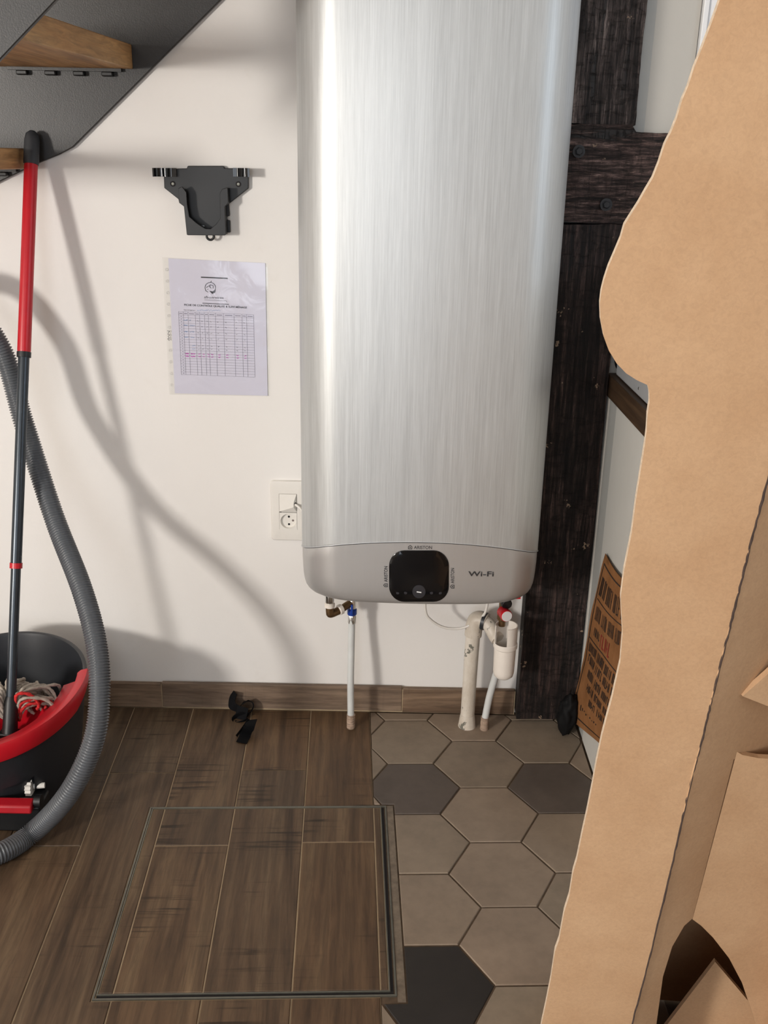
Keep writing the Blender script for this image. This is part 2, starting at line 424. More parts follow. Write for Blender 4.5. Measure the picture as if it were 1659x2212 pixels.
# ------------------------------------------------------------------ room shell
def structure(o): o['kind'] = 'structure'; return o
RX0, RX1, RY0, RZ1 = -3.4, 2.2, -3.9, 2.55
def wall_with_opening(name, mat, axis, c0, c1, a0, a1, z0, z1, hole):
    """wall slab from a0..a1 along its length with one rectangular opening"""
    h0, h1, hz0, hz1 = hole; mb = MB()
    def seg(p0, p1, q0, q1):
        if p1 - p0 < 1e-4 or q1 - q0 < 1e-4: return
        if axis == 'x': mb.box(p0, p1, c0, c1, q0, q1)
        else: mb.box(c0, c1, p0, p1, q0, q1)
    seg(a0, h0, z0, z1); seg(h1, a1, z0, z1); seg(h0, h1, z0, hz0); seg(h0, h1, hz1, z1)
    return structure(mb.build(name, mat, origin=(0, 0, 0)))
def window(name, axis, c, a0, a1, z0, z1, out=1, fw=0.05):
    """frame and pane; c is the plane, a0..a1 the run"""
    mb = MB(); d = 0.03
    def seg(p0, p1, q0, q1, cc, dd, m):
        if axis == 'x': m.box(p0, p1, cc - dd, cc + dd, q0, q1)
        else: m.box(cc - dd, cc + dd, p0, p1, q0, q1)
    for a, b, p, q in ((a0, a0 + fw, z0, z1), (a1 - fw, a1, z0, z1), (a0 + fw, a1 - fw, z0, z0 + fw), (a0 + fw, a1 - fw, z1 - fw, z1)): seg(a, b, p, q, c, d, mb)
    fr = structure(mb.build(name, MT['white_frame']))
    s2 = MB(); i = fw
    for a, b, p, q in ((a0 + i, a0 + i + .03, z0 + i, z1 - i), (a1 - i - .03, a1 - i, z0 + i, z1 - i), (a0 + i + .03, a1 - i - .03, z0 + i, z0 + i + .03), (a0 + i + .03, a1 - i - .03, z1 - i - .03, z1 - i)): seg(a, b, p, q, c, d * 0.7, s2)
    s2.build('sash', MT['white_frame'], fr)
    g = MB(); seg(a0 + i + .03, a1 - i - .03, z0 + i + .03, z1 - i - .03, c, 0.004, g); g.build('pane', MT['glass'], fr)
    return fr
# back wall: white, pierced by a window at the far right above the counter
wb = wall_with_opening('wall_back', MT['wall'], 'x', 0.0, 0.12, RX0, RX1, -0.02, RZ1, (0.66, 1.25, 1.30, 2.15))
window('window_1', 'x', 0.05, 0.66, 1.25, 1.30, 2.15)
structure(MB().box(RX0 - .12, RX0, RY0, .12, -.02, RZ1).build('wall_left', MT['wall'], origin=(0, 0, 0)))
rw = MB()
for x0_, x1_, z0_, z1_ in ((RX0 - .12, -3.25, -.02, RZ1), (-3.25, -2.55, -.02, 1.0), (-3.25, -2.55, 1.8, RZ1), (-2.55, -1.05, -.02, RZ1), (-1.05, -.05, 2.15, RZ1), (-.05, RX1 + .12, -.02, RZ1)):
    rw.box(x0_, x1_, RY0 - .12, RY0, z0_, z1_)
structure(rw.build('wall_rear', MT['wall'], origin=(0, 0, 0)))
window('window_2', 'x', RY0 - .06, -3.25, -2.55, 1.0, 1.8)
window('added_rear_door', 'x', RY0 - .06, -1.05, -.05, 0.0, 2.15)  # glazed door, made up as an opening for the rear fill
wall_with_opening('wall_right', MT['wall'], 'y', RX1, RX1 + 0.12, RY0, 0.12, -0.02, RZ1, (-2.3, -1.2, 1.15, 2.1))
window('window_4', 'y', RX1 + 0.06, -2.3, -1.2, 1.15, 2.1)
structure(MB().box(RX0 - .12, RX1 + .12, RY0 - .12, .12, RZ1, RZ1 + 0.1).build('ceiling', MT['wall']))
# grey plastered strip of wall between post and window, plus corner shade and moulding
g = structure(MB().box(0.488, 0.60, -0.022, -0.0005, 0.86, 2.5).build('wall_back_plaster', MT['wall_grey'], bevel=0.002))
g.name = 'wall_back_right'
MB().box(0.486, 0.512, -0.0235, -0.0225, 0.90, 2.5).build('corner_shade_strip', MT['panel2'], g)  # darker strip, paints the shading in the wall's corner
tr = structure(MB().box(0.601, 0.612, -0.034, -0.0005, 1.28, 2.3).build('trim_1', MT['white_frame'], bevel=0.002))
MB().box(0.613, 0.655, -0.028, -0.0005, 1.28, 2.3).build('moulding', MT['white_frame'], tr, bevel=0.002)

# ------------------------------------------------------------------ floor: slab, planks, hexagon tiles
TH = math.radians(2.35); CT, ST = math.cos(TH), math.sin(TH)
def uv2w(u, v): return Vector((u * CT - v * ST, u * ST + v * CT, 0))
def w2uv(x, y): return (x * CT + y * ST, -x * ST + y * CT)
fl = MB()
fl.box(RX0 - .1, RX1 + .1, RY0 - .1, -1.40, -0.08, 0.0)       # rest of the room beyond the picture
fl.box(RX0 - .1, -1.30, -1.40, .1, -0.08, 0.0)
fl.box(0.70, RX1 + .1, -1.40, .1, -0.08, 0.0)
fl.box(-1.30, 0.70, -1.40, .1, -0.08, -0.004)
floor = structure(fl.build('floor', MT['plank'], origin=(0, 0, 0)))
gm = MB().prism([uv2w(-1.6, .12) + Vector((0, 0, -.0039)), uv2w(-.027, .12) + Vector((0, 0, -.0039)), uv2w(-.027, -1.45) + Vector((0, 0, -.0039)), uv2w(-1.6, -1.45) + Vector((0, 0, -.0039))], (0, 0, 0.0016))
gm.build('grout', MT['grout'], floor)
gm = MB().prism([uv2w(-.027, .12) + Vector((0, 0, -.0039)), uv2w(.8, .12) + Vector((0, 0, -.0039)), uv2w(.8, -1.45) + Vector((0, 0, -.0039)), uv2w(-.027, -1.45) + Vector((0, 0, -.0039))], (0, 0, 0.0014))
gm.build('grout', MT['grout_dark'], floor)

def clip(poly, nx, ny, d):
    """keep nx*x+ny*y <= d"""
    out = []
    for i in range(len(poly)):
        a, b = poly[i], poly[(i + 1) % len(poly)]
        da, db = nx * a[0] + ny * a[1] - d, nx * b[0] + ny * b[1] - d
        if da <= 0: out.append(a)
        if (da < 0) != (db < 0) and abs(da - db) > 1e-12:
            t = da / (da - db); out.append((a[0] + (b[0] - a[0]) * t, a[1] + (b[1] - a[1]) * t))
    return out
def area2(p): return sum(p[i][0] * p[(i + 1) % len(p)][1] - p[(i + 1) % len(p)][0] * p[i][1] for i in range(len(p))) / 2
def inset(p, d):
    if area2(p) < 0: p = p[::-1]
    n = len(p); out = []
    for i in range(n):
        a, b, c = Vector(p[i - 1]), Vector(p[i]), Vector(p[(i + 1) % n])
        e1, e2 = (b - a).normalized(), (c - b).normalized()
        n1, n2 = Vector((-e1.y, e1.x)), Vector((-e2.y, e2.x)); k = 1 + n1.dot(n2)
        out.append(b + (n1 + n2) * (d / max(k, 0.3)))
    return out
def piece(name, poly, z0, z1, mat, parent, gap=0.0015, ch=0.0012, rot=True):
    """a tile or plank cut to the polygon (tile coordinates), with eased edges"""
    if len(poly) < 3 or abs(area2(poly)) < 2e-5: return None
    p0 = inset(poly, gap); p1 = inset([tuple(q) for q in p0], ch); n = len(p0)
    cx = sum(q.x for q in p0) / n; cy = sum(q.y for q in p0) / n
    vs = [(q.x - cx, q.y - cy, z0) for q in p0] + [(q.x - cx, q.y - cy, z1 - ch) for q in p0] + [(q.x - cx, q.y - cy, z1) for q in p1]
    fs = [tuple(reversed(range(n))), tuple(2 * n + i for i in range(n))]
    for r in (0, n): fs += [(r + i, r + (i + 1) % n, r + n + (i + 1) % n, r + n + i) for i in range(n)]
    me = bpy.data.meshes.new(name); me.from_pydata(vs, [], fs); me.update(); me.materials.append(mat)
    o = bpy.data.objects.new(name, me); COL.objects.link(o)
    c = uv2w(cx, cy); o.parent = parent
    o.location = c - world_loc(parent); o.rotation_euler = (0, 0, TH)
    return o
LN = [-0.0265, -0.175, -0.3235, -0.472, -0.6205, -0.769, -0.9175, -1.066, -1.2145]
H0, H1, HV0, HV1 = -0.5045, 0.0015, -0.897, -0.391      # hatch opening in tile coordinates
ENDS = {0: [-.94 - .45], 1: [-.2585, -.86], 2: [-1.2], 3: [-.266, -1.17], 4: [-.5136, -1.12], 5: [-.36, -.97], 6: [-.2, -.8], 7: [-.5, -1.1]}
for c in range(8):
    a, b = LN[c + 1], LN[c]; cuts = [0.07] + ENDS[c] + [-1.42]
    for k in range(len(cuts) - 1):
        t_, b_ = cuts[k], cuts[k + 1]
        polys = [[(a, b_), (b, b_), (b, t_), (a, t_)]]
        if b > H0 + 1e-4 and t_ > HV0 and b_ < HV1:            # interrupted by the hatch
            polys = []
            if t_ > HV1: polys.append([(a, max(HV1, b_)), (b, max(HV1, b_)), (b, t_), (a, t_)])
            if b_ < HV0: polys.append([(a, b_), (b, b_), (b, min(HV0, t_)), (a, min(HV0, t_))])
            if a < H0 - 1e-4:                                   # notched board at the hatch's left edge
                polys = [[(a, b_), (b, b_), (b, HV0), (H0, HV0), (H0, HV1), (b, HV1), (b, t_), (a, t_)]]
        for p in polys:
            if len(p) == 4: p = clip(p, ST, CT, -0.0145)         # stop at the skirting
            else: p = [(x, min(y, 0.0)) for x, y in p]
            piece('plank', p, -.004, random.uniform(-.0004, .0004), MT['plank'], floor, 0.0013)
NU, NV0, NV1 = 0.0165, HV0 - .012, HV1 + .004
def notch(p):
    """convex polygon minus the hatch surround (u < NU, NV0 < v < NV1)"""
    ins = lambda q: q[0] < NU and NV0 < q[1] < NV1
    if not any(ins(q) for q in p):
        return p
    if area2(p) < 0: p = p[::-1]
    def inside_p(c): return all((b[0] - a[0]) * (c[1] - a[1]) - (b[1] - a[1]) * (c[0] - a[0]) > 0 for a, b in zip(p, p[1:] + p[:1]))
    fine = []
    for a, b in zip(p, p[1:] + p[:1]):
        for k in range(200): fine.append((a[0] + (b[0] - a[0]) * k / 200, a[1] + (b[1] - a[1]) * k / 200, k == 0))
    n_ = len(fine); st_ = next((i for i in range(n_) if not ins(fine[i]) and ins(fine[i - 1])), None)
    if st_ is None: return []
    out = []; last_in = False
    for k in range(n_ + 1):
        q = fine[(st_ + k) % n_]
        if ins(q):
            if not last_in:
                out.append(fine[(st_ + k - 1) % n_][:2])
                for c in ((NU, NV0), (NU, NV1)):
                    if inside_p(c): out.append(c)
            last_in = True
        else:
            if last_in: out.append(q[:2])
            elif q[2] or k == 0: out.append(q[:2])
            last_in = False
    clean = []
    for q in out:
        if not clean or (abs(q[0] - clean[-1][0]) + abs(q[1] - clean[-1][1])) > 2e-3: clean.append(q)
    if len(clean) > 2 and abs(clean[0][0] - clean[-1][0]) + abs(clean[0][1] - clean[-1][1]) < 2e-3: clean.pop()
    return clean
# hexagons, flat sides parallel to the back wall
HS = 0.1057; HC = w2uv(0.231, -0.2275)
for ci in range(-2, 4):
    for ri in range(-7, 4):
        cu = HC[0] + ci * 1.5 * HS; cv = HC[1] + ri * HS * math.sqrt(3) + (HS * math.sqrt(3) / 2 if ci % 2 else 0)
        wc = uv2w(cu, cv)
        if wc.y < -1.42 or wc.y > 0.12 or wc.x > 0.62: continue
        p = [(cu + HS * math.cos(k * PI / 3), cv + HS * math.sin(k * PI / 3)) for k in range(6)]
        p = clip(p, ST, CT, -0.016)                              # back wall
        p = clip(p, CT, -ST, 0.487)                              # counter
        p = clip(p, -1, 0, 0.0262)                               # wood border
        mat = MT['hexm']
        if ci == -1 and ri == -1: mat = MT['hexd']
        if ci == 1 and ri == -1: mat = MT['hexd']
        if ci == -1 and ri == -4: mat = MT['hexk']
        if len(p) < 3: continue
        ps = [notch(p)]                                          # cut away the hatch surround
        for q in ps: piece('hexagon_tile', q, -.004, random.uniform(-.0006, .0006), mat, floor, 0.0018, 0.0014)

# ------------------------------------------------------------------ floor hatch
def uvp(u, v, z): q = uv2w(u, v); return Vector((q.x, q.y, z))
hx = empty('floor_hatch', uv2w(-.25, -.645), 'square floor hatch in a metal frame inlaid with wood-look boards', 'hatch')
def frame(name, u0, u1, v0, v1, wd, z0, z1, mat, par):
    mb = MB()
    for a, b, c, d in ((u0, u1, v0, v0 + wd), (u0, u1, v1 - wd, v1), (u0, u0 + wd, v0 + wd, v1 - wd), (u1 - wd, u1, v0 + wd, v1 - wd)):
        mb.prism([uvp(a, c, z0), uvp(b, c, z0), uvp(b, d, z0), uvp(a, d, z0)], (0, 0, z1 - z0))
    return mb.build(name, mat, par)
fr = frame('outer_rim', H0 + .0008, H1 - .0008, HV0 + .0008, HV1 - .0008, .0030, -.004, .0008, MT['galv'], hx)
tray = MB().prism([uvp(H0 + .006, HV0 + .006, -.0041), uvp(H1 - .006, HV0 + .006, -.0041), uvp(H1 - .006, HV1 - .006, -.0041), uvp(H0 + .006, HV1 - .006, -.0041)], (0, 0, .0022)).build('dark_gap', MT['dark_hole'], hx)
tr0 = frame('tray_rim', H0 + .0055, H1 - .0115, HV0 + .0105, HV1 - .0042, .0020, -.003, .0006, MT['galv'], hx)
I0, I1, J0, J1 = H0 + .0078, H1 - .0138, HV0 + .0128, HV1 - .0064
MB().prism([uvp(I0, J0, -.0034), uvp(I1, J0, -.0034), uvp(I1, J1, -.0034), uvp(I0, J1, -.0034)], (0, 0, .0024)).build('tray_grout', MT['grout'], hx)
for a, b, cuts in ((I0, LN[3], [J1, J0]), (LN[3], LN[2], [J1, -.515, J0]), (LN[2], LN[1], [J1, J0]), (LN[1], LN[0], [J1, -.508, J0]), (LN[0], I1, [J1, J0])):
    for k in range(len(cuts) - 1):
        piece('plank', [(a, cuts[k + 1]), (b, cuts[k + 1]), (b, cuts[k]), (a, cuts[k])], -.0022, .0004, MT['plank'], hx, .0012)
# mortar bead round the frame on the hexagon side
MB().prism([uvp(H1, HV0 - .010, -.0035), uvp(.0155, HV0 - .010, -.0035), uvp(.0155, HV1, -.0035), uvp(H1, HV1, -.0035)], (0, 0, .0030)).build('mortar_bead', MT['mortar'], hx)

# ------------------------------------------------------------------ skirting
sk = structure(MB().box(-2.2, 0.338, -0.0140, -0.0002, 0.0, 0.066).build('baseboard_back', MT['grout'], origin=(0, 0, 0)))
cuts = [-2.1, -1.45, -0.95, -0.549, 0.055, 0.337]
for i in range(len(cuts) - 1):
    L = cuts[i + 1] - cuts[i]; me = MB().box(-.034, .034, -L / 2 + .0012, L / 2 - .0012, -.0055, .0055)
    o = me.build('skirting_board', MT['skirting'], sk, bevel=0.0015, origin=(0, 0, 0))
    o.location = ((cuts[i] + cuts[i + 1]) / 2, -0.0105, 0.035 + 0.003 * (i % 2)); o.rotation_euler = Matrix(((0, 1, 0), (0, 0, 1), (1, 0, 0))).to_euler()

# ------------------------------------------------------------------ old timber frame
def timber(name, x0, x1, y0, y1, z0, z1, mat, label, nx=10, ny=3, nz=60, amp=.004, topfn=None):
    mb = MB(); idx = {}
    def P(i, j, k):
        key = (i, j, k)
        if key in idx: return idx[key]
        x = x0 + (x1 - x0) * i / nx; y = y0 + (y1 - y0) * j / ny; z = z0 + (z1 - z0) * k / nz
        if topfn and k == nz: z += topfn((x - x0) / (x1 - x0))
        q = Vector((x, y, z)); d = noise.noise_vector(Vector((x * 9, y * 9, z * (9 if nx > nz else 4)))) * amp + noise.noise_vector(q * 45) * amp * 0.35
        d.y = d.y if j == 0 else 0
        if j == ny: d *= 0
        if i == 0 or i == nx: d.x *= .9
        idx[key] = len(mb.v); mb.v.append(q + d); return idx[key]
    for i in range(nx):
        for k in range(nz):
            for j in (0, ny): mb.f.append((P(i, j, k), P(i + 1, j, k), P(i + 1, j, k + 1), P(i, j, k + 1)))
    for j in range(ny):
        for k in range(nz):
            for i in (0, nx): mb.f.append((P(i, j, k), P(i, j + 1, k), P(i, j + 1, k + 1), P(i, j, k + 1)))
        for i in range(nx):
            for k in (0, nz): mb.f.append((P(i, j, k), P(i + 1, j, k), P(i + 1, j + 1, k), P(i, j + 1, k)))
    o = mb.build(name, mat, smooth='auto')
    return tag(o, label, 'beam')
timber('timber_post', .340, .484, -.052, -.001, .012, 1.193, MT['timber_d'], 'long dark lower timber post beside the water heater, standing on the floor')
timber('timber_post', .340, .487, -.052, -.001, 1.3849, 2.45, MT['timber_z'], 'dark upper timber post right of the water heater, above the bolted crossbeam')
beam = timber('timber_beam', .336, .72, -.055, -.0225, 1.197, 1.384, MT['timber_x'], 'reddish brown horizontal timber crossbeam with two bolts, behind the cardboard', nx=40, ny=3, nz=14,
              topfn=lambda t: 0 if t < .395 else -.012 - .03 * (t - .395))
for px, py in ((1250, 327), (1309, 442)):
    c = wall_pt(px, py, -.055)
    b = MB().lathe([(.0075, -.002), (.0085, .0035), (.0085, .006), (.006, .0085), (.001, .0085)], c, (0, -1, 0), 6).build('bolt', MT['charcoal'], beam)
    MB().lathe([(.0125, -.003), (.0125, .003), (.006, .0032)], c, (0, -1, 0), 20).build('washer', MT['charcoal'], b)

# ------------------------------------------------------------------ water heater
HX, HYB, HYF = 0.0785, -0.020, -0.280
HW = 0.2535
def hloop(z, inx=0.0, bow=0.020, iny=0.0, zf=None, r=0.078, n=14):
    """plan outline of the heater at height z: flat back, round front corners, bowed front"""
    x0, x1 = HX - HW + inx, HX + HW - inx; yf, yb = HYF + iny, HYB; r = min(r, (yb - yf) * .6); out = []
    rb = 0.03
    for cx, cy, rr, a0 in ((x1 - rb, yb - rb, rb, 90), (x0 + rb, yb - rb, rb, 180)):
        pass
    def arc(cx, cy, rr, a0, a1, m):
        for k in range(m + 1):
            a = math.radians(a0 + (a1 - a0) * k / m); out.append(Vector((cx + rr * math.cos(a), cy + rr * math.sin(a), z)))
    arc(x1 - rb, yb - rb, rb, 90, 0, 5)
    arc(x1 - r, yf + r, r, 0, -90, n)
    for k in range(1, 24): out.append(Vector((x1 - r + (x0 + r - x1 + r) * k / 24, yf, z)))
    arc(x0 + r, yf + r, r, -90, -180, n)
    arc(x0 + rb, yb - rb, rb, 180, 90, 5)
    for p in out:
        t = (p.x - HX) / HW
        front = max(0, (yb - p.y) / (yb - yf)) ** 2
        p.y -= bow * (1 - t * t) * front
        if zf: p.z = zf(p, t, front)
    return out
def seam(p, t, front): return 0.508 + front * (0.038 + 0.032 * max(0.0, 1 - t * t) ** 0.9)
def shift(dz): return lambda p, t, f: seam(p, t, f) + dz
wh = empty('water_heater', (HX, HYB, 0.42), 'tall brushed silver wall-mounted electric water heater with black display', 'water heater')
loops = [hloop(0, .006, zf=shift(.0005)), hloop(0, .0015, zf=shift(.001)), hloop(0, 0, zf=shift(.004))]
for k in range(9): loops.append(hloop(0, 0, zf=(lambda kk: lambda p, t, f: seam(p, t, f) + .004 + (0.78 - seam(p, t, f)) * (kk / 8))(k)))
loops += [hloop(z) for z in (1.0, 1.2, 1.4, 1.6)] + [hloop(1.655, .004, iny=.004), hloop(1.672, .02, iny=.02), hloop(1.676, .05, iny=.05)]
MB().loft(loops).build('tank_casing', MT['heater'], wh, smooth='auto')
ln = [hloop(0, .0005, iny=.0005, zf=shift(-.0002)), hloop(0, -.0012, iny=-.0012, zf=shift(.0008)), hloop(0, .0005, iny=.0005, zf=shift(.0018))]
MB().loft(ln, False, False).build('seam_bead', MT['casing'], wh, smooth=True)
def capz(kk):
    def f(p, t, fr):
        bot = 0.406 + 0.026 * fr
        return seam(p, t, fr) - .0012 + (bot - seam(p, t, fr)) * kk
    return f
cl = [hloop(0, .0015, zf=capz(0.0)), hloop(0, .001, zf=capz(.005))]
for kk, i_ in ((.2, .001), (.4, .002), (.55, .003), (.68, .005), (.78, .008), (.86, .013), (.92, .020), (.965, .030), (.99, .043), (1.0, .06)):
    cl.append(hloop(0, i_, iny=i_ * .35, zf=capz(kk)))
cl.append(hloop(0, .09, iny=.06, zf=capz(1.0)))
MB().loft(cl, True, True).build('bottom_cover', MT['heatercap'], wh, smooth='auto')

def hfront(x, z, lift=0.0):
    """point on the heater's bowed front (cover zone)"""
    t = (x - HX) / HW; bot = .432; sm = seam(None, t, 1.0); kk = (sm - z) / (sm - bot)
    tab = [(0, .0004), (.2, .00035), (.4, .0007), (.55, .001), (.68, .0018), (.78, .0028), (.86, .0046), (.92, .007), (.965, .0105), (1, .02)]
    iny = 0
    for (a, p), (b, q) in zip(tab, tab[1:]):
        if a <= kk <= b: iny = p + (q - p) * (kk - a) / (b - a)
    x1 = HX + HW; r = .078; yf = HYF; y = yf
    if abs(x - HX) > HW - r:
        d = abs(x - HX) - (HW - r); y = yf + r - math.sqrt(max(0, r * r - d * d))
    front = max(0, (HYB - y) / (HYB - yf)) ** 2
    return Vector((x, y - .020 * (1 - t * t) * front + iny - lift, z))
def px2h(px, py, lift=0.0):
    p = wall_pt(px, py, -.298)
    for _ in range(6):
        q = hfront(p.x, p.z); p = wall_pt(px, py, q.y)
    return hfront(p.x, p.z, lift)
# black display: rounded square following the front
def rr_px(cx, cy, w_, h_, r, n=8):
    pts = []
    for sx, sy, a0 in ((1, -1, -90), (1, 1, 0), (-1, 1, 90), (-1, -1, 180)):
        for k in range(n + 1):
            a = math.radians(a0 + 90 * k / n); pts.append((cx + sx * (w_ / 2 - r) + r * math.cos(a), cy + sy * (h_ / 2 - r) + r * math.sin(a)))
    return pts
outer = rr_px(905, 1244, 129, 111, 33)
rings = []
for s_, lf in ((1.0, -.004), (1.0, .0012), (.985, .0020), (.8, .0022), (.6, .0022), (.4, .0022), (.2, .0022), (.02, .0022)):
    rings.append([px2h(905 + (x - 905) * s_, 1244 + (y - 1244) * s_, lf) for x, y in outer])
disp = MB().loft(rings, False, True).build('display', MT['blackgloss'], wh, smooth='auto')
dl = [[px2h(905 + 14.5 * s_ * math.cos(a), 1277 + 14.5 * s_ * math.sin(a), lf) for a in [2 * PI * k / 28 for k in range(28)]] for s_, lf in ((1, .002), (.97, .0034), (.8, .0036), (.05, .0036))]
dial = MB().loft(dl, False, True).build('dial_button', MT['dial'], disp, smooth='auto')
mk = MB(); mk.prism([px2h(900, 1275.5, .0038), px2h(910, 1277, .0038), px2h(910, 1279.5, .0038), px2h(900, 1278, .0038)], (0, -.0002, 0)); mk.build('button_mark', MT['white_print'], disp)
for ix, iy in ((859, 1280), (876, 1280), (932, 1280), (951, 1280)):
    MB().lathe([(.0035, 0), (.0022, .0002), (.001, .0002)], px2h(ix, iy, .0022), (0, -1, 0), 8).build('touch_icon', MT['dial'], disp)
def logo_mark(mb, c, ux, uy, s_):
    """small shield-like house outline"""
    out = [(-.5, -.5), (.5, -.5), (.5, .2), (0, .6), (-.5, .2)]; inn = [(x * .68, y * .68) for x, y in out]
    c = Vector(c); vs = [c + ux * (x * s_) + uy * (y * s_) for x, y in out + inn]
    mb.add(vs, [(i, (i + 1) % 5, (i + 1) % 5 + 5, i + 5) for i in range(5)])
    mb.add([c + ux * (x * s_) + uy * (y * s_) for x, y in ((-.14, -.2), (.14, -.2), (.14, .12), (-.14, .12))], [(0, 1, 2, 3)])
mb = MB(); Zu = Vector((0, 0, 1)); Xu = Vector((1, 0, 0)); L_ = .0006
add_text(mb, 'ARISTON', px2h(894, 1185.5, L_), px2h(933, 1185.8, L_), Zu, .0072, bold=True); logo_mark(mb, px2h(886, 1182, L_), Xu, Zu, .0085)
mb.build('brand_lettering', MT['print_grey'], wh, recalc=False); mb = MB()
add_text(mb, 'ARISTON', px2h(837, 1257, L_), px2h(837, 1223, L_), -Xu, .0072, bold=True); logo_mark(mb, px2h(833, 1264, L_), Zu, -Xu, .0085)
mb.build('brand_lettering', MT['print_grey'], wh, recalc=False); mb = MB()
add_text(mb, 'ARISTON', px2h(981, 1260, L_), px2h(981, 1227, L_), -Xu, .0072, bold=True); logo_mark(mb, px2h(977, 1267, L_), Zu, -Xu, .0085)
mb.build('brand_lettering', MT['print_grey'], wh, recalc=False)
mb = MB(); add_text(mb, 'Wi-Fi', px2h(1011, 1244, .0015), px2h(1066, 1244.5, .0015), Zu, .0115, bold=True); mb.build('printed_lettering', MT['print_grey'], wh, recalc=False)
MB().box(.298, .309, -.17, -.155, .394, .4055).build('red_tag', MT['red'], wh)

# ------------------------------------------------------------------ staircase (black steel, oak treads)
st = empty('staircase', (-1.0, -.3, 1.0), 'black steel staircase with oak treads rising over the mop bucket', 'staircase')
def stringer(name, y0, y1, pts):
    MB().prism([Vector((x, y0, z)) for x, z in pts], (0, y1 - y0, 0)).build(name, MT['steel'], st, bevel=.0015)
low = [(-.335, 1.603), (-.655, 1.323), (-.685, 1.308), (-.724, 1.293), (-.81, 1.255), (-1.25, 1.04)]
stringer('wall_stringer', -.012, -.002, [(.05, 1.94)] + low + [(-1.25, 1.62), (-.35, 2.42), (.05, 2.42)])
near = [(-.300, 1.672), (-.475, 1.516), (-.568, 1.434), (-.66, 1.353)]
stringer('outer_stringer', -.610, -.600, [(-.02, 1.92)] + near + [(-.66, 1.70), (-.35, 2.0), (-.02, 2.3)])
for (x0, xw, xn, z, w_) in ((-.79, -.52, -.565, 1.472, .045), (-1.03, -.752, -.79, 1.279, .040), (-.56, -.285, -.31, 1.665, .045)):
    mb = MB().prism([Vector((x0, -.0125, z)), Vector((xw, -.0125, z)), Vector((xn, -.5985, z)), Vector((x0 - .05, -.5985, z))], (0, 0, w_))
    t = mb.build('tread', MT['oak'], st, bevel=.002)
    bx0 = x0 + .02
    b = MB().box(bx0, xw - .022, -.022, -.0122, z - .006, z - .0003).build('bracket', MT['steel'], st)
    for k in range(4):
        c = bx0 + .018 + k * (xw - .045 - bx0) / 3.6
        MB().box(c, c + .022, -.026, -.0125, z - .015, z - .0062).build('clip', MT['black'], b, bevel=.002)

# ------------------------------------------------------------------ mop, bucket, hose
A, B = Vector((-.766, -.415, .185)), Vector((-.7285, -.031, 1.352))
ax = (B - A)
def on(t): return A + ax * t
mop = empty('mop', A, 'floor mop with red and dark grey handle standing in the bucket', 'mop')
MB().tube([on(.945), on(.95), on(.985), on(.995), on(1.0)], [.0145, .0155, .0150, .0125, .006], 20).build('grip', MT['grip'], mop, smooth='auto')
MB().tube([on(.635), on(.64), on(.945)], [.0125, .0135, .0135], 20).build('upper_tube', MT['red'], mop, smooth='auto')
MB().tube([on(.628), on(.637)], [.0142, .0142], 20).build('sleeve_ring', MT['black'], mop, smooth='auto')
MB().tube([on(.28), on(.63)], .0112, 20).build('middle_tube', MT['tube'], mop, smooth='auto')
MB().tube([on(.276), on(.285)], .0128, 20).build('collar', MT['red'], mop, smooth='auto')
MB().tube([on(.04), on(.278)], .0100, 20).build('lower_tube', MT['tube'], mop, smooth='auto')
MB().tube([on(-.002), on(.01), on(.05), on(.06)], [.016, .0150, .0135, .0105], 18).build('socket_joint', MT['black'], mop, smooth='auto')
MB().box(A.x - .022, A.x + .022, A.y - .012, A.y + .012, A.z - .014, A.z).build('joint_base', MT['black'], mop, bevel=.003)
sp = MB(); rp = MB()
rs = random.Random(3)
for k in range(150):
    a = rs.uniform(.10, 1.02) * PI; r1 = rs.uniform(.05, .105); h = rs.uniform(.02, .062)
    c0 = A + Vector((math.cos(a) * .012, math.sin(a) * .012 + .022, .010))
    end = A + Vector((math.cos(a) * r1 * .92 + rs.uniform(-.01, .01), math.sin(a) * r1 + rs.uniform(-.01, .01) + .024, .008 + rs.uniform(-.01, .02)))
    m1 = A + (end - A) * .35 + Vector((0, 0, h + .012)); m2 = A + (end - A) * .8 + Vector((rs.uniform(-.014, .014), rs.uniform(-.014, .014), h * .8 + .008))
    m3 = A + (end - A) * 1.02 + Vector((rs.uniform(-.014, .014), rs.uniform(-.006, .006), h * .3))
    pts = catmull([c0, m1, m2, m3, end], 6)
    (rp if (a < .2 * PI and rs.random() < .3) else sp).tube(pts, [.0034 + .0008 * math.sin(i * 2.2 + k) for i in range(len(pts))], 6)
tag(sp.build('cotton_strands', MT['cotton'], mop, smooth=True), kind='stuff')
tag(rp.build('red_strands', MT['cotton_red'], mop, smooth=True), kind='stuff')

BC = Vector((-.83, -.32, 0)); BA, BB = .19, .218
bk = empty('mop_bucket', BC, 'dark grey mop bucket with a bright red wringer rim', 'bucket')
NSEG = 96
def rimz(th): return .238 + .016 * max(0, math.sin(th)) - .030 * max(0, -math.sin(th)) ** 1.2
def bpt(th, s_, z, off=0): return Vector((BC.x + (BA * s_ + off) * math.cos(th), BC.y + (BB * s_ + off) * math.sin(th), z))
ths = [2 * PI * k / NSEG for k in range(NSEG)]
def bloop(s_, f, off=0): return [bpt(t, s_, f(rimz(t)), off) for t in ths]
prof = [(.80, 0.0), (.815, .02)] + [(.82 + .16 * k / 9, .02 + .09 * k / 9) for k in range(1, 10)]
mb = MB(); LO = []
for s_, z in ((.80, .003), (.815, .012)): LO.append(bloop(s_, lambda r, zz=z: zz))
for k in range(1, 11): LO.append(bloop(.815 + .165 * (k / 10) ** .85, lambda r, kk=k: .012 + (r - .026) * kk / 10))
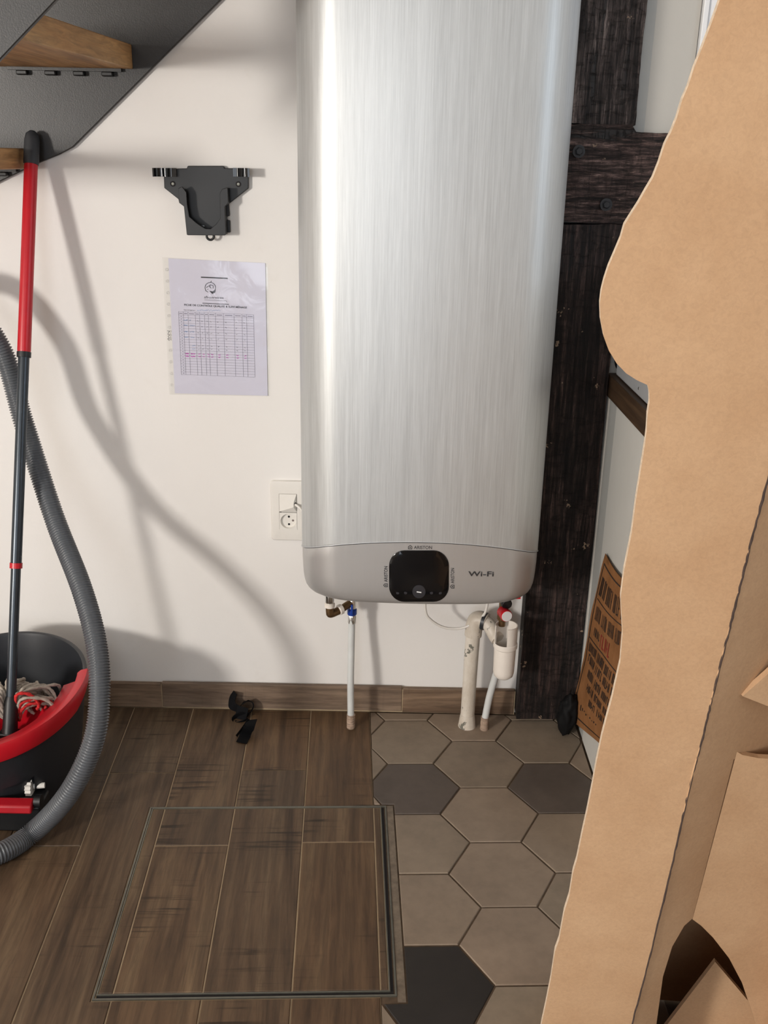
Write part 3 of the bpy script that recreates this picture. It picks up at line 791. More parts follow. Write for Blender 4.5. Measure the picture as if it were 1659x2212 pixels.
LO.append(bloop(1.0, lambda r: r - .008)); LO.append(bloop(1.0, lambda r: r)); LO.append(bloop(.975, lambda r: r + .0015)); LO.append(bloop(.955, lambda r: r))
for k in range(5, -1, -1): LO.append(bloop(.79 + .155 * k / 5, lambda r, kk=k: .022 + (r - .03) * kk / 5))
n = NSEG; vs = [p for l in LO for p in l]; fs = []
for i in range(len(LO) - 1):
    for k in range(n):
        deg = math.degrees(ths[k]) % 360
        z = LO[i][k].z
        if 1 <= i <= 5 and 216 + (i > 3) * 6 < deg < 319 - (i > 3) * 7: continue      # arched opening for the pedal
        fs.append((i * n + k, i * n + (k + 1) % n, (i + 1) * n + (k + 1) % n, (i + 1) * n + k))
fs.append(tuple(reversed(range(n)))); fs.append(tuple((len(LO) - 1) * n + k for k in range(n)))
mb.add(vs, fs); mb.build('bucket_body', MT['charcoal'], bk, smooth='auto')
# red wringer insert: rim band along the front half, plate and bowl
def strip(name, a0, a1, rows, mat, m=60, parent=bk, taper=True):
    mb = MB(); N = m + 1; vs = []
    for k in range(N):
        th = math.radians(a0 + (a1 - a0) * k / m); e = min(1, k / 7, (m - k) / 7) if taper else 1
        for s_, dz in rows: vs.append(bpt(th, 1 + (s_ - 1), rimz(th) + (dz if dz > 0 else dz * (.35 + .65 * e))))
    R_ = len(rows); fs = []
    for k in range(m):
        for r in range(R_):
            fs.append((k * R_ + r, k * R_ + (r + 1) % R_, (k + 1) * R_ + (r + 1) % R_, (k + 1) * R_ + r))
    fs += [tuple(range(R_)), tuple(reversed([m * R_ + r for r in range(R_)]))]
    mb.add(vs, fs); return mb.build(name, mat, parent, smooth='auto')
strip('wringer_rim', -196, 14, [(1.012, -.030), (1.022, -.026), (1.024, .004), (1.012, .010), (.94, .008), (.90, .002), (.90, -.006), (.985, -.002)], MT['red'])
strip('wringer_plate', -190, 6, [(.90, -.001), (.90, -.006), (.76, -.016), (.76, -.010)], MT['red_dark'], taper=False)
cb = Vector((-.80, -.405, 0)); lp = []
for s_, z in ((1.15, .196), (1.0, .203), (.94, .203), (.9, .196), (.62, .168), (.3, .155), (.02, .153)):
    lp.append([Vector((cb.x + .105 * s_ * math.cos(t), cb.y + .095 * s_ * math.sin(t), z + .002)) for t in ths[::2]])
MB().loft(lp, False, True).build('wringer_bowl', MT['red'], bk, smooth='auto')
# pedal well
lp = [[bpt(t, .70, z) for t in ths[::2]] for z in (.006, .105)]
MB().loft(lp).build('drive_housing', MT['dark_hole'], bk)
gp = wall_pt(60, 1698, -.448)
ge = MB(); outl = []
for k in range(32):
    a = 2 * PI * k / 32; r = .021 if k % 2 else .0175; outl.append(gp + Vector((0, r * math.cos(a), r * math.sin(a))))
ge.prism(outl, (.012, 0, 0)).tube([gp + Vector((.012, 0, 0)), gp + Vector((.034, .004, 0))], .006, 10)
ge.build('drive_gear', MT['white'], bk)
p0 = wall_pt(75, 1728, -.50)
pd = MB().prism([p0 + Vector((0, .004, .004)), p0 + Vector((0, -.022, 0)), p0 + Vector((0, -.024, -.018)), p0 + Vector((0, .004, -.014))], (-.18, 0, 0)).build('pedal', MT['red_dark'], bk, bevel=.004)
MB().box(p0.x - .17, p0.x + .008, -.50, -.44, .001, p0.z - .018).build('pedal_foot', MT['black'], bk, bevel=.004)
MB().tube([p0 + Vector((.001, .0, -.002)), p0 + Vector((.014, .0, -.002))], .013, 16).build('pedal_hinge', MT['black'], bk, smooth='auto')

hp = [(-1.20, -.34, .022), (-1.19, -.30, .10), (-1.13, -.20, .50), (-1.06, -.15, .85), (-.975, -.14, 1.03), (-.885, -.14, 1.045), tuple(wall_pt(0, 748, -.145)), tuple(wall_pt(52, 915, -.160)), tuple(wall_pt(118, 1120, -.235)),
      tuple(wall_pt(176, 1270, -.335)), tuple(wall_pt(208, 1390, -.41)), tuple(wall_pt(215, 1500, -.47)), tuple(wall_pt(201, 1605, -.51)), tuple(wall_pt(148, 1715, -.54)),
      tuple(floor_pt(72, 1797, .026)), tuple(floor_pt(-10, 1847, .024)), (-.86, -.66, .024), (-1.02, -.66, .024)]
dense = catmull(hp, 60)
# even steps along the hose, ribbed radius
acc = [0]
for a, b in zip(dense, dense[1:]): acc.append(acc[-1] + (b - a).length)
Ltot = acc[-1]; step = .0056 / 4; pts = []; rad = []; j = 0
N = int(Ltot / step)
for i in range(N):
    d = i * step
    while j < len(acc) - 2 and acc[j + 1] < d: j += 1
    f = (d - acc[j]) / max(1e-9, acc[j + 1] - acc[j]); pts.append(dense[j].lerp(dense[j + 1], f)); rad.append((.0168, .0202, .0217, .0202)[i % 4])
hose = MB().tube(pts, rad, 18).build('vacuum_hose', MT['hose'], smooth=True)
tag(hose, 'grey ribbed vacuum cleaner hose looping down in front of the mop bucket', 'hose')

# ------------------------------------------------------------------ wall holder
def V2(cx, cy, Y): return wall_pt(310 + cx / 6.381, 330 + cy / 6.381, Y)
vh = empty('vacuum_wall_holder', wall_pt(450, 500, 0), 'black plastic vacuum holder screwed to the white wall above the notice', 'wall holder')
bp_ = [(275, 225), (600, 215), (600, 195), (612, 180), (1095, 180), (1110, 195), (1115, 212), (1445, 215), (1445, 490), (1225, 665), (1172, 705), (1185, 870), (1145, 885), (1150, 925), (1190, 935), (1195, 1100), (640, 1110), (560, 740), (490, 690), (480, 640), (285, 485)]
MB().prism([V2(x, y, -.011) for x, y in bp_], (0, .0105, 0)).build('back_plate', MT['black'], vh, bevel=.0012)
po = [(480, 490), (530, 465), (590, 545), (602, 720), (630, 880), (720, 960), (790, 1010), (850, 1045), (925, 1050), (1000, 985), (1060, 900), (1050, 560), (1085, 500), (1160, 480), (1168, 690), (1120, 745), (1135, 1125), (1120, 1140), (610, 1137), (595, 1120), (557, 740), (492, 690)]
MB().prism([V2(x, y, -.036) for x, y in po], (0, .005, 0)).build('pocket_front', MT['black'], vh, bevel=.0008)
def walln(name, path, wd):
    mb = MB()
    for (x0, y0), (x1, y1) in zip(path, path[1:]):
        a, b = V2(x0, y0, -.0355), V2(x1, y1, -.0355); d = (b - a).normalized(); nn = Vector((-d.z, 0, d.x)) * wd
        mb.prism([a, b, b + nn, a + nn], (0, .027, 0))
    return mb.build(name, MT['black'], vh)
walln('pocket_side', [(482, 500), (492, 690), (557, 740), (597, 1130)], .003)
walln('pocket_side', [(1130, 1130), (1117, 745), (1163, 690), (1158, 490)], .003)
walln('pocket_floor', [(600, 1132), (1130, 1132)], .003)
for i, (xa, xb) in enumerate(((160, 450), (1232, 1465))):
    mb = MB(); c = V2((xa + xb) / 2, 270, -.02); hw = (V2(xb, 270, -.02) - V2(xa, 270, -.02)).length / 2; hh = .0085
    outer = [(-hw, -.018), (-hw * .92, -.006), (-hw * .4, -.001), (hw * .1, -.004), (hw * .35, .004), (hw, .004)] if i == 0 else [(hw, -.020), (hw * .95, -.008), (hw * .4, -.001), (-hw * .1, -.005), (-hw * .4, .003), (-hw, .003)]
    pts_ = catmull([(c.x + x, c.y + y, c.z) for x, y in outer], 5)
    mb.ribbon(pts_, [(0, 0, 1)] * len(pts_), hh * 2, .0032); mb.build('spring_clip', MT['blackgloss'], vh, smooth='auto')
for x, y in ((405, 428), (1308, 432)):
    c = V2(x, y, -.011)
    s_ = MB().lathe([(.0058, -.001), (.0058, .0006), (.0035, .0008)], c, (0, -1, 0), 18).build('screw_recess', MT['dark_hole'], vh)
    MB().lathe([(.0030, 0), (.0028, .0010), (.0005, .0012)], c, (0, -1, 0), 14).build('screw', MT['galv'], s_, smooth='auto')
c = V2(920, 1150, -.018); mb = MB()
lo = [[c + Vector(((.0075 + .0025 * math.cos(b)) * math.cos(a), .0025 * math.sin(b), (.0075 + .0025 * math.cos(b)) * math.sin(a))) for b in [2 * PI * k / 8 for k in range(8)]] for a in [2 * PI * k / 24 for k in range(24)]]
mb.loft(lo + [lo[0]], False, False); mb.build('bottom_loop', MT['black'], vh, smooth=True)
MB().box(V2(795, 1010, -.012).x, V2(840, 1010, -.012).x, -.0145, -.0105, V2(800, 1045, -.012).z, V2(800, 1000, -.012).z).build('contact_tab', MT['chrome'], vh)

# ------------------------------------------------------------------ notice in a plastic sleeve
def P3(cx, cy, Y=-.0045): return wall_pt(340 + cx / 6.381, 540 + cy / 6.381, Y)
nt = empty('paper_notice', P3(900, 1990), 'printed cleaning checklist in a clear plastic sleeve on the white wall', 'notice')
MB().prism([P3(150, 115, -.0020), P3(1485, 180, -.0020), P3(1520, 2010, -.0020), P3(240, 1975, -.0020)], (0, .0006, 0)).build('sheet', MT['paper'], nt)
# sleeve: front film slightly rippled, open strip with punched holes at the left
mb = MB(); NX, NY = 14, 20
for j in range(NY + 1):
    for i in range(NX + 1):
        s_, t_ = i / NX, j / NY
        x = (65 * (1 - t_) + 165 * t_) * (1 - s_) + (1520 * (1 - t_) + 1552 * t_) * s_
        y = (98 + 87 * s_) * (1 - t_) + (1992 + 25 * s_) * t_
        mb.v.append(P3(x, y, -.0042 - .0012 * noise.noise(Vector((s_ * 5, t_ * 7, 3)))))
for j in range(NY):
    for i in range(NX): a = j * (NX + 1) + i; mb.f.append((a, a + 1, a + NX + 2, a + NX + 1))
mb.build('plastic_sleeve', MT['film'], nt, smooth=True)
mb = MB()
for k in range(11):
    t_ = (k + .5) / 11; x = 115 + 75 * t_; y = 190 + 1750 * t_
    c = P3(x, y, -.0030); mb.lathe([(.0024, -.0002), (.0030, 0), (.0024, .0002)], c, (0, -1, 0), 14, cap=False)
tag(mb.build('punched_strip', MT['white_print'], nt), kind='stuff')
pr = MB()
def seg_px(mb, x0, y0, x1, y1, wd, Y=-.0027):
    a, b = P3(x0, y0, Y), P3(x1, y1, Y); d = (b - a).normalized(); nn = Vector((-d.z, 0, d.x)) * wd / 2
    mb.add([a - nn, b - nn, b + nn, a + nn], [(0, 1, 2, 3)])
seg_px(pr, 600, 375, 968, 392, .0026); seg_px(pr, 620, 733, 985, 750, .0014)
upv = (P3(150, 115) - P3(240, 1975)).normalized()
add_text(pr, 'FICHE DE CONTRÔLE QUALITÉ & SUIVI MÉNAGE', P3(370, 768, -.0027), P3(1235, 806, -.0027), upv, .0042, bold=True)
add_text(pr, 'Nom du logement :', P3(365, 832, -.0027), P3(530, 838, -.0027), upv, .0022)
add_text(pr, 'sh-services', P3(642, 665, -.0027), P3(908, 676, -.0027), upv, .0058, shear=.3)
for k in range(16):                                            # strap line under the name, too small to read
    x = 650 + k * 19; seg_px(pr, x, 688 + k * .8, x + 13, 689 + k * .8, .0008)
seg_px(pr, 945, 700, 960, 722, .0005)
# round emblem: ring, roof line, pin point
cx, cy = 728, 518
for k in range(40):
    a0, a1 = [math.radians(-215 + 290 * q / 40) for q in (k, k + 1)]
    seg_px(pr, cx + 72 * math.cos(a0), cy + 70 * math.sin(a0), cx + 72 * math.cos(a1), cy + 70 * math.sin(a1), .0011)
for a, b in (((670, 520), (712, 492)), ((712, 492), (740, 530)), ((725, 478), (768, 490)), ((725, 478), (722, 520)), ((768, 490), (766, 532)), ((660, 560), (700, 582)), ((745, 425), (735, 445)), ((700, 540), (690, 548))):
    seg_px(pr, *a, *b, .0011)
pr.add([P3(x, y, -.0027) for x, y in ((715, 562), (760, 572), (802, 545), (795, 585), (755, 607))], [(0, 1, 2, 3, 4)])
pr.build('printed_heading', MT['ink'], nt, recalc=False)
tb = MB(); hd = MB()
TLc, TRc, BRc, BLc = (290, 848), (1325, 893), (1345, 1753), (330, 1716)
def T(s_, t_): return tuple((TLc[i] * (1 - s_) + TRc[i] * s_) * (1 - t_) + (BLc[i] * (1 - s_) + BRc[i] * s_) * t_ for i in (0, 1))
cols_ = [0, .062, .125, .222, .278, .345, .395, .490, .597, .738, .843, .905, 1]
rows_ = [0, .052] + [.052 + .948 * k / 22 for k in range(1, 23)]
for c in cols_: seg_px(tb, *T(c, 0), *T(c, 1), .00045)
for r in rows_: seg_px(tb, *T(0, r), *T(1, r), .00038)
tb.build('printed_table', MT['ink_line'], nt, recalc=False)
for a, b in zip(cols_, cols_[1:]): seg_px(hd, *T(a + (b - a) * .15, .028), *T(a + (b - a) * .85, .028), .0012)
for k in range(1, 23): m_ = (rows_[k] + rows_[k + 1]) / 2 if k + 1 < len(rows_) else .98; seg_px(hd, *T(.025, m_), *T(.042, m_), .0011)
hd.build('table_headings', MT['ink_line'], nt, recalc=False)
bl = MB(); pk = MB(); gk = MB(); rn = random.Random(5)
def scribble(mb, s0, s1, t_, wd, h=.008, n=7):
    q = [(s0 + (s1 - s0) * k / n, t_ + rn.uniform(-h, h)) for k in range(n + 1)]
    for a, b in zip(q, q[1:]): seg_px(mb, *T(*a), *T(*b), wd)
for t_, e in ((.13, .12), (.215, .21), (.315, .2), (.40, .2)):
    scribble(bl, .065, .115, t_, .0009); scribble(bl, .14, e if e > .14 else .16, t_, .0006)
    for c in range(3, 11): scribble(gk, cols_[c] + .02, cols_[c] + .04, t_ + .01, .0005, n=3)
for t_ in (.535, .585):
    scribble(bl, .16, .21, t_, .0006)
    for c in range(3, 11): scribble(gk, cols_[c] + .02, cols_[c] + .04, t_, .0005, n=3)
for t_ in (.665, .705):
    scribble(pk, .068, .112, t_, .0015, n=9); scribble(pk, .14, .20, t_, .0013, n=9)
    for c in range(3, 11): scribble(pk, cols_[c] + .02, cols_[c] + .05, t_, .001, n=4)
for k in range(18): a = 548 + k * 18; seg_px(bl, a, 832 + rn.uniform(-10, 10), a + 16, 834 + rn.uniform(-10, 10), .0006)
tag(bl.build('blue_handwriting', MT['ink_blue'], nt, recalc=False), kind='stuff'); tag(pk.build('magenta_handwriting', MT['ink_pink'], nt, recalc=False), kind='stuff')
q = [(135, 1115), (170, 1120), (150, 1140), (145, 1165), (172, 1170), (148, 1190), (160, 1215), (140, 1225), (165, 1250)]
for a, b in zip(q, q[1:]): seg_px(gk, *a, *b, .0009, -.0055)
tag(gk.build('pen_marks', MT['ink'], nt, recalc=False), kind='stuff')

# ------------------------------------------------------------------ wall socket
def V5(cx, cy, Y=0): return wall_pt(560 + cx / 8.295, 1020 + cy / 8.295, Y)
so = empty('wall_socket', (-.225, 0, .458), 'white double wall socket with cable outlet, left of the water heater', 'socket')
x0, x1, z0, z1 = -.2655, -.1835, .459, .607
mx0, mx1, mz0, mzm, mz1 = -.2455, -.2035, .4865, .5315, .576
mb = MB(); mb.box(x0, mx0, -.0085, -.0003, z0, z1).box(mx1, x1, -.0085, -.0003, z0, z1).box(mx0, mx1, -.0085, -.0003, z0, mz0).box(mx0, mx1, -.0085, -.0003, mz1, z1)
def rrect(x0, x1, z0, z1, r, y, n=6):
    out = []
    for cx, cz, a0 in ((x1 - r, z1 - r, 0), (x0 + r, z1 - r, 90), (x0 + r, z0 + r, 180), (x1 - r, z0 + r, 270)):
        for k in range(n + 1): a = math.radians(a0 + 90 * k / n); out.append(Vector((cx + r * math.cos(a), y, cz + r * math.sin(a))))
    return out
lo = [rrect(x0, x1, z0, z1, .008, -.0003), rrect(x0, x1, z0, z1, .008, -.006), rrect(x0 + .0015, x1 - .0015, z0 + .0015, z1 - .0015, .007, -.0082), rrect(x0 + .004, x1 - .004, z0 + .004, z1 - .004, .006, -.0088),
      rrect(mx0, mx1, mz0, mz1, .0008, -.0088), rrect(mx0, mx1, mz0, mz1, .0008, -.0020)]
MB().loft(lo, True, True).build('face_plate', MT['white'], so, smooth='auto')
# cable outlet: ramp rising to the right with a cable mouth
ya, yb = -.0092, -.019
a = [Vector((mx0 + .0006, ya, mz1 - .0006)), Vector((mx1 - .001, ya - .0005, mz1 - .0006)), Vector((mx1 - .001, ya - .0005, mzm + .0006)), Vector((mx0 + .0006, ya, mzm + .0006)),
     Vector((mx1 - .007, yb, (mz1 + mzm) / 2 + .004)), Vector((mx1 - .007, yb, (mz1 + mzm) / 2 - .007))]
bk_ = [Vector((p.x, -.0025, p.z)) for p in a[:4]]
mb = MB().add(a + bk_, [(0, 1, 4), (0, 4, 5, 3), (3, 5, 2), (1, 2, 5, 4), (0, 6, 7, 1), (1, 7, 8, 2), (2, 8, 9, 3), (3, 9, 6, 0), (6, 9, 8, 7)])
co = mb.build('cable_outlet', MT['white'], so)
MB().lathe([(.0042, 0), (.0042, .0012), (.001, .0012)], Vector((mx1 - .0042, -.0135, (mz1 + mzm) / 2 - .001)), (.8, -.5, 0), 14).build('cable_mouth', MT['dark_hole'], co)
# socket well
cx, cz, r = (mx0 + mx1) / 2, (mz0 + mzm) / 2 - .001, .0182; n = 40; vs = []; fs = []
for k in range(n):
    th = 2 * PI * k / n; c_, s_ = math.cos(th), math.sin(th); m_ = max(abs(c_), abs(s_))
    vs += [Vector((cx + c_ / m_ * .0205, -.0095, cz + s_ / m_ * .0215)), Vector((cx + c_ * r, -.0095, cz + s_ * r)), Vector((cx + c_ * r * .96, -.0030, cz + s_ * r * .96))]
for k in range(n):
    q = (k + 1) % n
    fs += [(k * 3, q * 3, q * 3 + 1, k * 3 + 1), (k * 3 + 1, q * 3 + 1, q * 3 + 2, k * 3 + 2)]
fs.append(tuple(k * 3 + 2 for k in range(n)))
sw = MB().add(vs, fs).build('socket_well', MT['white'], so, smooth='auto')
for dx, dz, m_, rr in ((.001, .0095, 'dark_hole', .0026), (.001, -.0095, 'dark_hole', .0026), (.0105, .0, 'greyhole', .0026)):
    MB().lathe([(rr, -.0005), (rr, .0006), (rr * .4, .0007)], Vector((cx + dx, -.0030, cz + dz)), (0, -1, 0), 14).build('pin_hole', MT[m_], sw)
mb = MB(); cp = catmull([(mx1 - .0055, -.0132, .5525), (mx1 + .006, -.020, .547), (mx1 + .016, -.021, .532), (mx1 + .0215, -.021, .505), (-.160, -.018, .47)], 8)
tag(mb.tube(cp, .0030, 10).build('power_cable', MT['white'], smooth=True), 'thin white cable running from the wall socket behind the heater', 'cable')

# ------------------------------------------------------------------ pipes under the heater
wp = empty('water_pipe', (-.071, -.089, 0), 'white cold water pipe with blue collar rising to the heater, left one', 'pipe')
MB().tube(catmull([(-.071, -.089, .012), (-.0725, -.085, .12), (-.072, -.070, .22), (-.0715, -.062, .285)], 8), .0082, 18).build('pipe_run', MT['pipe'], wp, smooth='auto')
mb = MB(); pz = [0.0 + i * .0022 for i in range(18)]
mb.tube([Vector((-.071, -.089, z)) for z in pz], [.0105 if i % 3 else .0096 for i in range(18)], 16).build('floor_sleeve', MT['sleeve'], wp, smooth='auto')
c = Vector((-.0712, -.0615, .27))
MB().lathe([(.009, 0), (.0105, .003), (.0105, .020), (.009, .024)], c, (0, 0, 1), 6).build('nut', MT['chrome'], wp, bevel=.0008)
MB().lathe([(.0095, .024), (.0115, .026), (.0115, .038), (.009, .041)], c, (0, 0, 1), 16).build('blue_collar', MT['blue'], wp, smooth='auto')
MB().lathe([(.008, .040), (.010, .042), (.010, .058), (.008, .064)], c, (0, 0, 1), 16).build('valve_body', MT['chrome'], wp, smooth='auto')
MB().box(c.x - .0025, c.x + .0025, c.y - .016, c.y - .009, .298, .326).build('valve_lever', MT['blue'], wp, bevel=.001)
e = Vector((-.119, -.098, .313))
MB().tube(catmull([(-.0715, -.062, .326), (-.082, -.070, .323), (-.094, -.080, .318)], 6), .0088, 14).build('coupling', MT['brass'], wp, smooth='auto')
MB().lathe([(.0095, 0), (.0125, .002), (.0125, .010), (.0095, .012)], (-.0935, -.079, .318), (-.8, -.6, -.15), 16).build('ring_nut', MT['pvc'], wp, smooth='auto')
MB().tube(catmull([(-.102, -.086, .3155), e, (-.1215, -.1, .318), (-.122, -.1, .332)], 6), .0095, 14).build('elbow', MT['brass'], wp, smooth='auto')
MB().lathe([(.009, .330), (.0122, .332), (.0122, .340), (.009, .342)], (-.122, -.1, 0), (0, 0, 1), 16).build('ring_nut', MT['pvc'], wp, smooth='auto')
MB().lathe([(.009, .342), (.0105, .345), (.0105, .362), (.0085, .364), (.0085, .372), (.011, .374), (.011, .392), (.0085, .394), (.0085, .4045)], (-.122, -.1, 0), (0, 0, 1), 16).build('threaded_connector', MT['chrome'], wp, smooth='auto')

dp = empty('drain_pipe', (.215, -.071, 0), 'thick white painted drain pipe with a side siphon cup below the heater', 'pipe')
MB().tube([(.215, -.071, .012), (.2155, -.0712, .10), (.2165, -.0705, .20), (.2180, -.070, .262)], [.0172, .0168, .0172, .0172], 24).build('pipe_run', MT['paint_pipe'], dp, smooth='auto')
MB().lathe([(.022, 0), (.021, .006), (.0195, .020), (.0175, .034)], (.215, -.071, 0), (0, 0, 1), 24).build('floor_collar', MT['paint_pipe'], dp, smooth='auto')
MB().tube(catmull([(.2180, -.070, .250), (.2195, -.070, .275), (.224, -.071, .290), (.234, -.074, .294), (.246, -.080, .291)], 6), .0205, 24).build('elbow', MT['paint_pipe'], dp, smooth='auto')
MB().lathe([(.0215, 0), (.0215, .008)], (.238, -.0765, .2925), (.9, -.4, -.12), 24).build('rubber_seal', MT['charcoal'], dp, smooth='auto')
MB().tube(catmull([(.243, -.079, .2915), (.254, -.088, .285), (.264, -.100, .270), (.272, -.112, .262)], 6), .0165, 22).build('branch_elbow', MT['paint_pipe'], dp, smooth='auto')
sf = dp
sc_ = Vector((.288, -.128, 0)); n = 36
prof = [(.004, .171), (.016, .172), (.0225, .178), (.0245, .188), (.0255, .25), (.0255, .252)]
MB().lathe(prof + [(.0235, .253), (.0235, .2), (.002, .19)], sc_, seg=n).build('trap_cup', MT['pvc'], sf, smooth='auto')
MB().lathe([(.0262, .250), (.0278, .252), (.0278, .262), (.0262, .264)], sc_, seg=n, cap=False).build('lip_ring', MT['pvc'], sf, smooth='auto')
vs = []; fs = []                                            # open tundish: wall with a window cut on its front left
for k in range(n):
    th = 2 * PI * k / n
    for r_, z in ((.0262, .262), (.0262, .308), (.0240, .308), (.0240, .262)): vs.append(sc_ + Vector((r_ * math.cos(th), r_ * math.sin(th), z)))
for k in range(n):
    deg = 360 * k / n
    if 195 < deg < 262: continue
    q = (k + 1) % n
    for a in range(4): fs.append((k * 4 + a, q * 4 + a, q * 4 + (a + 1) % 4, k * 4 + (a + 1) % 4))
MB().add(vs, fs).build('tundish', MT['pvc'], sf, smooth='auto')
MB().tube(catmull([(.2565, -.084, .0), (.2570, -.0845, .035)], 4), [.0105, .0098, .0105, .0098, .0105], 16).build('floor_sleeve', MT['sleeve'], sf, smooth='auto')
mb = MB(); mb.tube(catmull([(.2570, -.0845, .03), (.264, -.086, .09), (.274, -.093, .15), (.282, -.104, .20), (.2825, -.108, .235)], 8), .0085, 16).build('outlet_tube', MT['pipe'], sf, smooth='auto')
sv = empty('safety_valve', (.285, -.125, .30), 'brass safety valve with round red and white cap under the heater', 'valve')
MB().lathe([(.008, .298), (.008, .312), (.012, .315), (.012, .335), (.0095, .338), (.0095, .42)], (.279, -.112, 0), (0, 0, 1), 16).build('valve_body', MT['brass'], sv, smooth='auto')
MB().lathe([(.010, 0), (.010, .014), (.007, .016)], (.283, -.112, .338), (.25, -.9, 0), 14).build('side_port', MT['chrome'], sv, smooth='auto')
kc = wall_pt(1090, 1326, -.142)
kn = MB().lathe([(.009, -.018), (.0130, -.014), (.0130, .0), (.0140, .002), (.0140, .012), (.0132, .0135)], kc, (.26, -.93, .02), 24).build('red_cap', MT['red'], sv, smooth='auto')
MB().lathe([(.0125, .0133), (.0120, .0150), (.001, .0153)], kc, (.26, -.93, .02), 24).build('cap_face', MT['white_print'], kn, smooth='auto')
bkc = wall_pt(1094, 1304, -.13)
MB().lathe([(.006, -.018), (.012, -.012), (.0132, 0), (.0118, .006), (.001, .007)], bkc, (.2, -.95, -.1), 10).build('black_knob', MT['black'], sv, bevel=.001)
tag(MB().tube(catmull([(.098, -.10, .403), tuple(wall_pt(919, 1318, -.09)), tuple(wall_pt(932, 1340, -.085)), tuple(wall_pt(962, 1356, -.08)), tuple(wall_pt(1000, 1356, -.08)), tuple(wall_pt(1035, 1338, -.085)), tuple(wall_pt(1051, 1314, -.09)), (.243, -.10, .403)], 8), .0031, 10).build('looped_cable', MT['white'], smooth=True),
    'thin white cable hanging in a loop under the water heater', 'cable')

# ------------------------------------------------------------------ small things on the floor
def V4(cx, cy, Y): return wall_pt(460 + cx / 11.057, 1440 + cy / 11.057, Y)
sb = empty('black_strap', floor_pt(520, 1600), 'twisted black fabric strap lying on the floor against the skirting', 'strap')
def F4(cx, cy, z): return floor_pt(460 + cx / 11.057, 1440 + cy / 11.057, z)
pa = catmull([V4(525, 610, -.024), V4(455, 800, -.030), V4(470, 930, -.040), V4(600, 1010, -.044), V4(750, 1090, -.046), V4(860, 1130, -.044)], 6)
mb = MB().ribbon(pa, [Vector((.55, -.25, .8 - .9 * i / len(pa))) for i in range(len(pa))], .027)
mb.build('strap_end', MT['strap'], sb, smooth='auto')
pa = catmull([V4(700, 905, -.045), V4(800, 830, -.030), V4(930, 850, -.024), V4(965, 950, -.030), V4(900, 1090, -.040), V4(800, 1180, -.052), V4(600, 1180, -.058), V4(490, 1290, -.06), V4(570, 1400, -.068), V4(720, 1340, -.070), V4(850, 1260, -.066)], 6)
MB().ribbon(pa, [Vector((.2, -.8, .5)) if i < 26 else Vector((.35, -.3, .8)) for i in range(len(pa))], .027).build('strap_loop', MT['strap'], sb, smooth='auto')
pa = catmull([V4(720, 960, -.052), V4(690, 1100, -.056), V4(640, 1250, -.060), V4(600, 1360, -.066)], 6)
MB().ribbon(pa, [(.9, -.1, .35)] * len(pa), .029).build('strap_loop', MT['strap'], sb, smooth='auto')
pa = catmull([F4(930, 1270, .027), F4(860, 1450, .027), F4(770, 1640, .009), F4(680, 1820, .002)], 6)
MB().ribbon(pa, [(.8, .35, .12)] * len(pa), .027).build('strap_tail', MT['strap'], sb, smooth='auto')
pa = catmull([F4(860, 1260, .029), F4(700, 1480, .014), F4(560, 1660, .003)], 6)
MB().ribbon(pa, [(.4, .5, .7)] * len(pa), .008).build('strap_tail', MT['strap'], sb, smooth='auto')

mb = MB(); bm = bmesh.new(); bmesh.ops.create_icosphere(bm, subdivisions=4, radius=1)
for v in bm.verts:
    p = v.co.copy(); k = 1 + .22 * noise.noise(p * 2.1) + .12 * abs(noise.noise(p * 5.5))
    v.co = Vector((p.x * .024 * k, p.y * .026 * k, p.z * .052 * k)) + Vector((.004 * p.z, 0, 0))
zmin = min(v.co.z for v in bm.verts)
mb.v = [v.co + Vector((.456, -.098, -zmin + .0005)) for v in bm.verts]; mb.f = [tuple(v.index for v in f.verts) for f in bm.faces]; bm.free()
tag(mb.build('crumpled_bag', MT['bag'], smooth=True), 'small crumpled black plastic bag on the tiles at the foot of the timber post', 'bag')

# ------------------------------------------------------------------ kitchen counter at the right
kcn = empty('kitchen_counter', (.75, -.4, 0), 'pale grey kitchen counter end behind the tall cardboard', 'counter')
MB().box(.4895, 1.3, -.60, -.125, .002, .829).build('side_panel', MT['panel'], kcn, bevel=.0015)
MB().box(.4905, 1.3, -.1235, -.058, .002, .829).build('filler_strip', MT['panel2'], kcn, bevel=.001)
MB().box(.4875, .4955, -.0575, -.047, .002, .829).build('silicone_joint', MT['wall_grey'], kcn)
wt = MB().box(-.020, 1.34 - .486, -.345, .345, -.024, .024)
o = MB().box(.486, 1.34, -.62, -.026, .8305, .879).build('worktop', MT['worktop'], bevel=.0015)
tag(o, 'dark brown wooden worktop lying on the grey counter', 'worktop')
apn = empty('counter_appliance', (.7, -.3, .88), 'silver metal appliance on the dark worktop, mostly hidden by cardboard', 'appliance')
MB().box(.4975, .86, -.50, -.056, .8815, 1.12).build('casing', MT['casing'], apn, bevel=.003)
for x, y in ((.53, -.48), (.53, -.085), (.84, -.48), (.84, -.085)): MB().lathe([(.012, .8792), (.014, .8814)], (x, y, 0), (0, 0, 1), 14).build('foot', MT['black'], apn)
MB().lathe([(.0032, -.001), (.0032, .0004), (.0018, .0013), (.0004, .0014)], side_pt(1380, 839, .4975), (-1, 0, 0), 14).build('screw', MT['chrome'], apn, smooth='auto')
tag(MB().tube(catmull([(.56, -.056, .97), (.535, -.040, .965), (.508, -.036, .935), (.506, -.038, .900), (.525, -.044, .8875), (.56, -.046, .8875)], 8), .0082, 12).build('appliance_cable', MT['black'], smooth=True),
    'thick black cable curling behind the silver appliance on the worktop', 'cable')

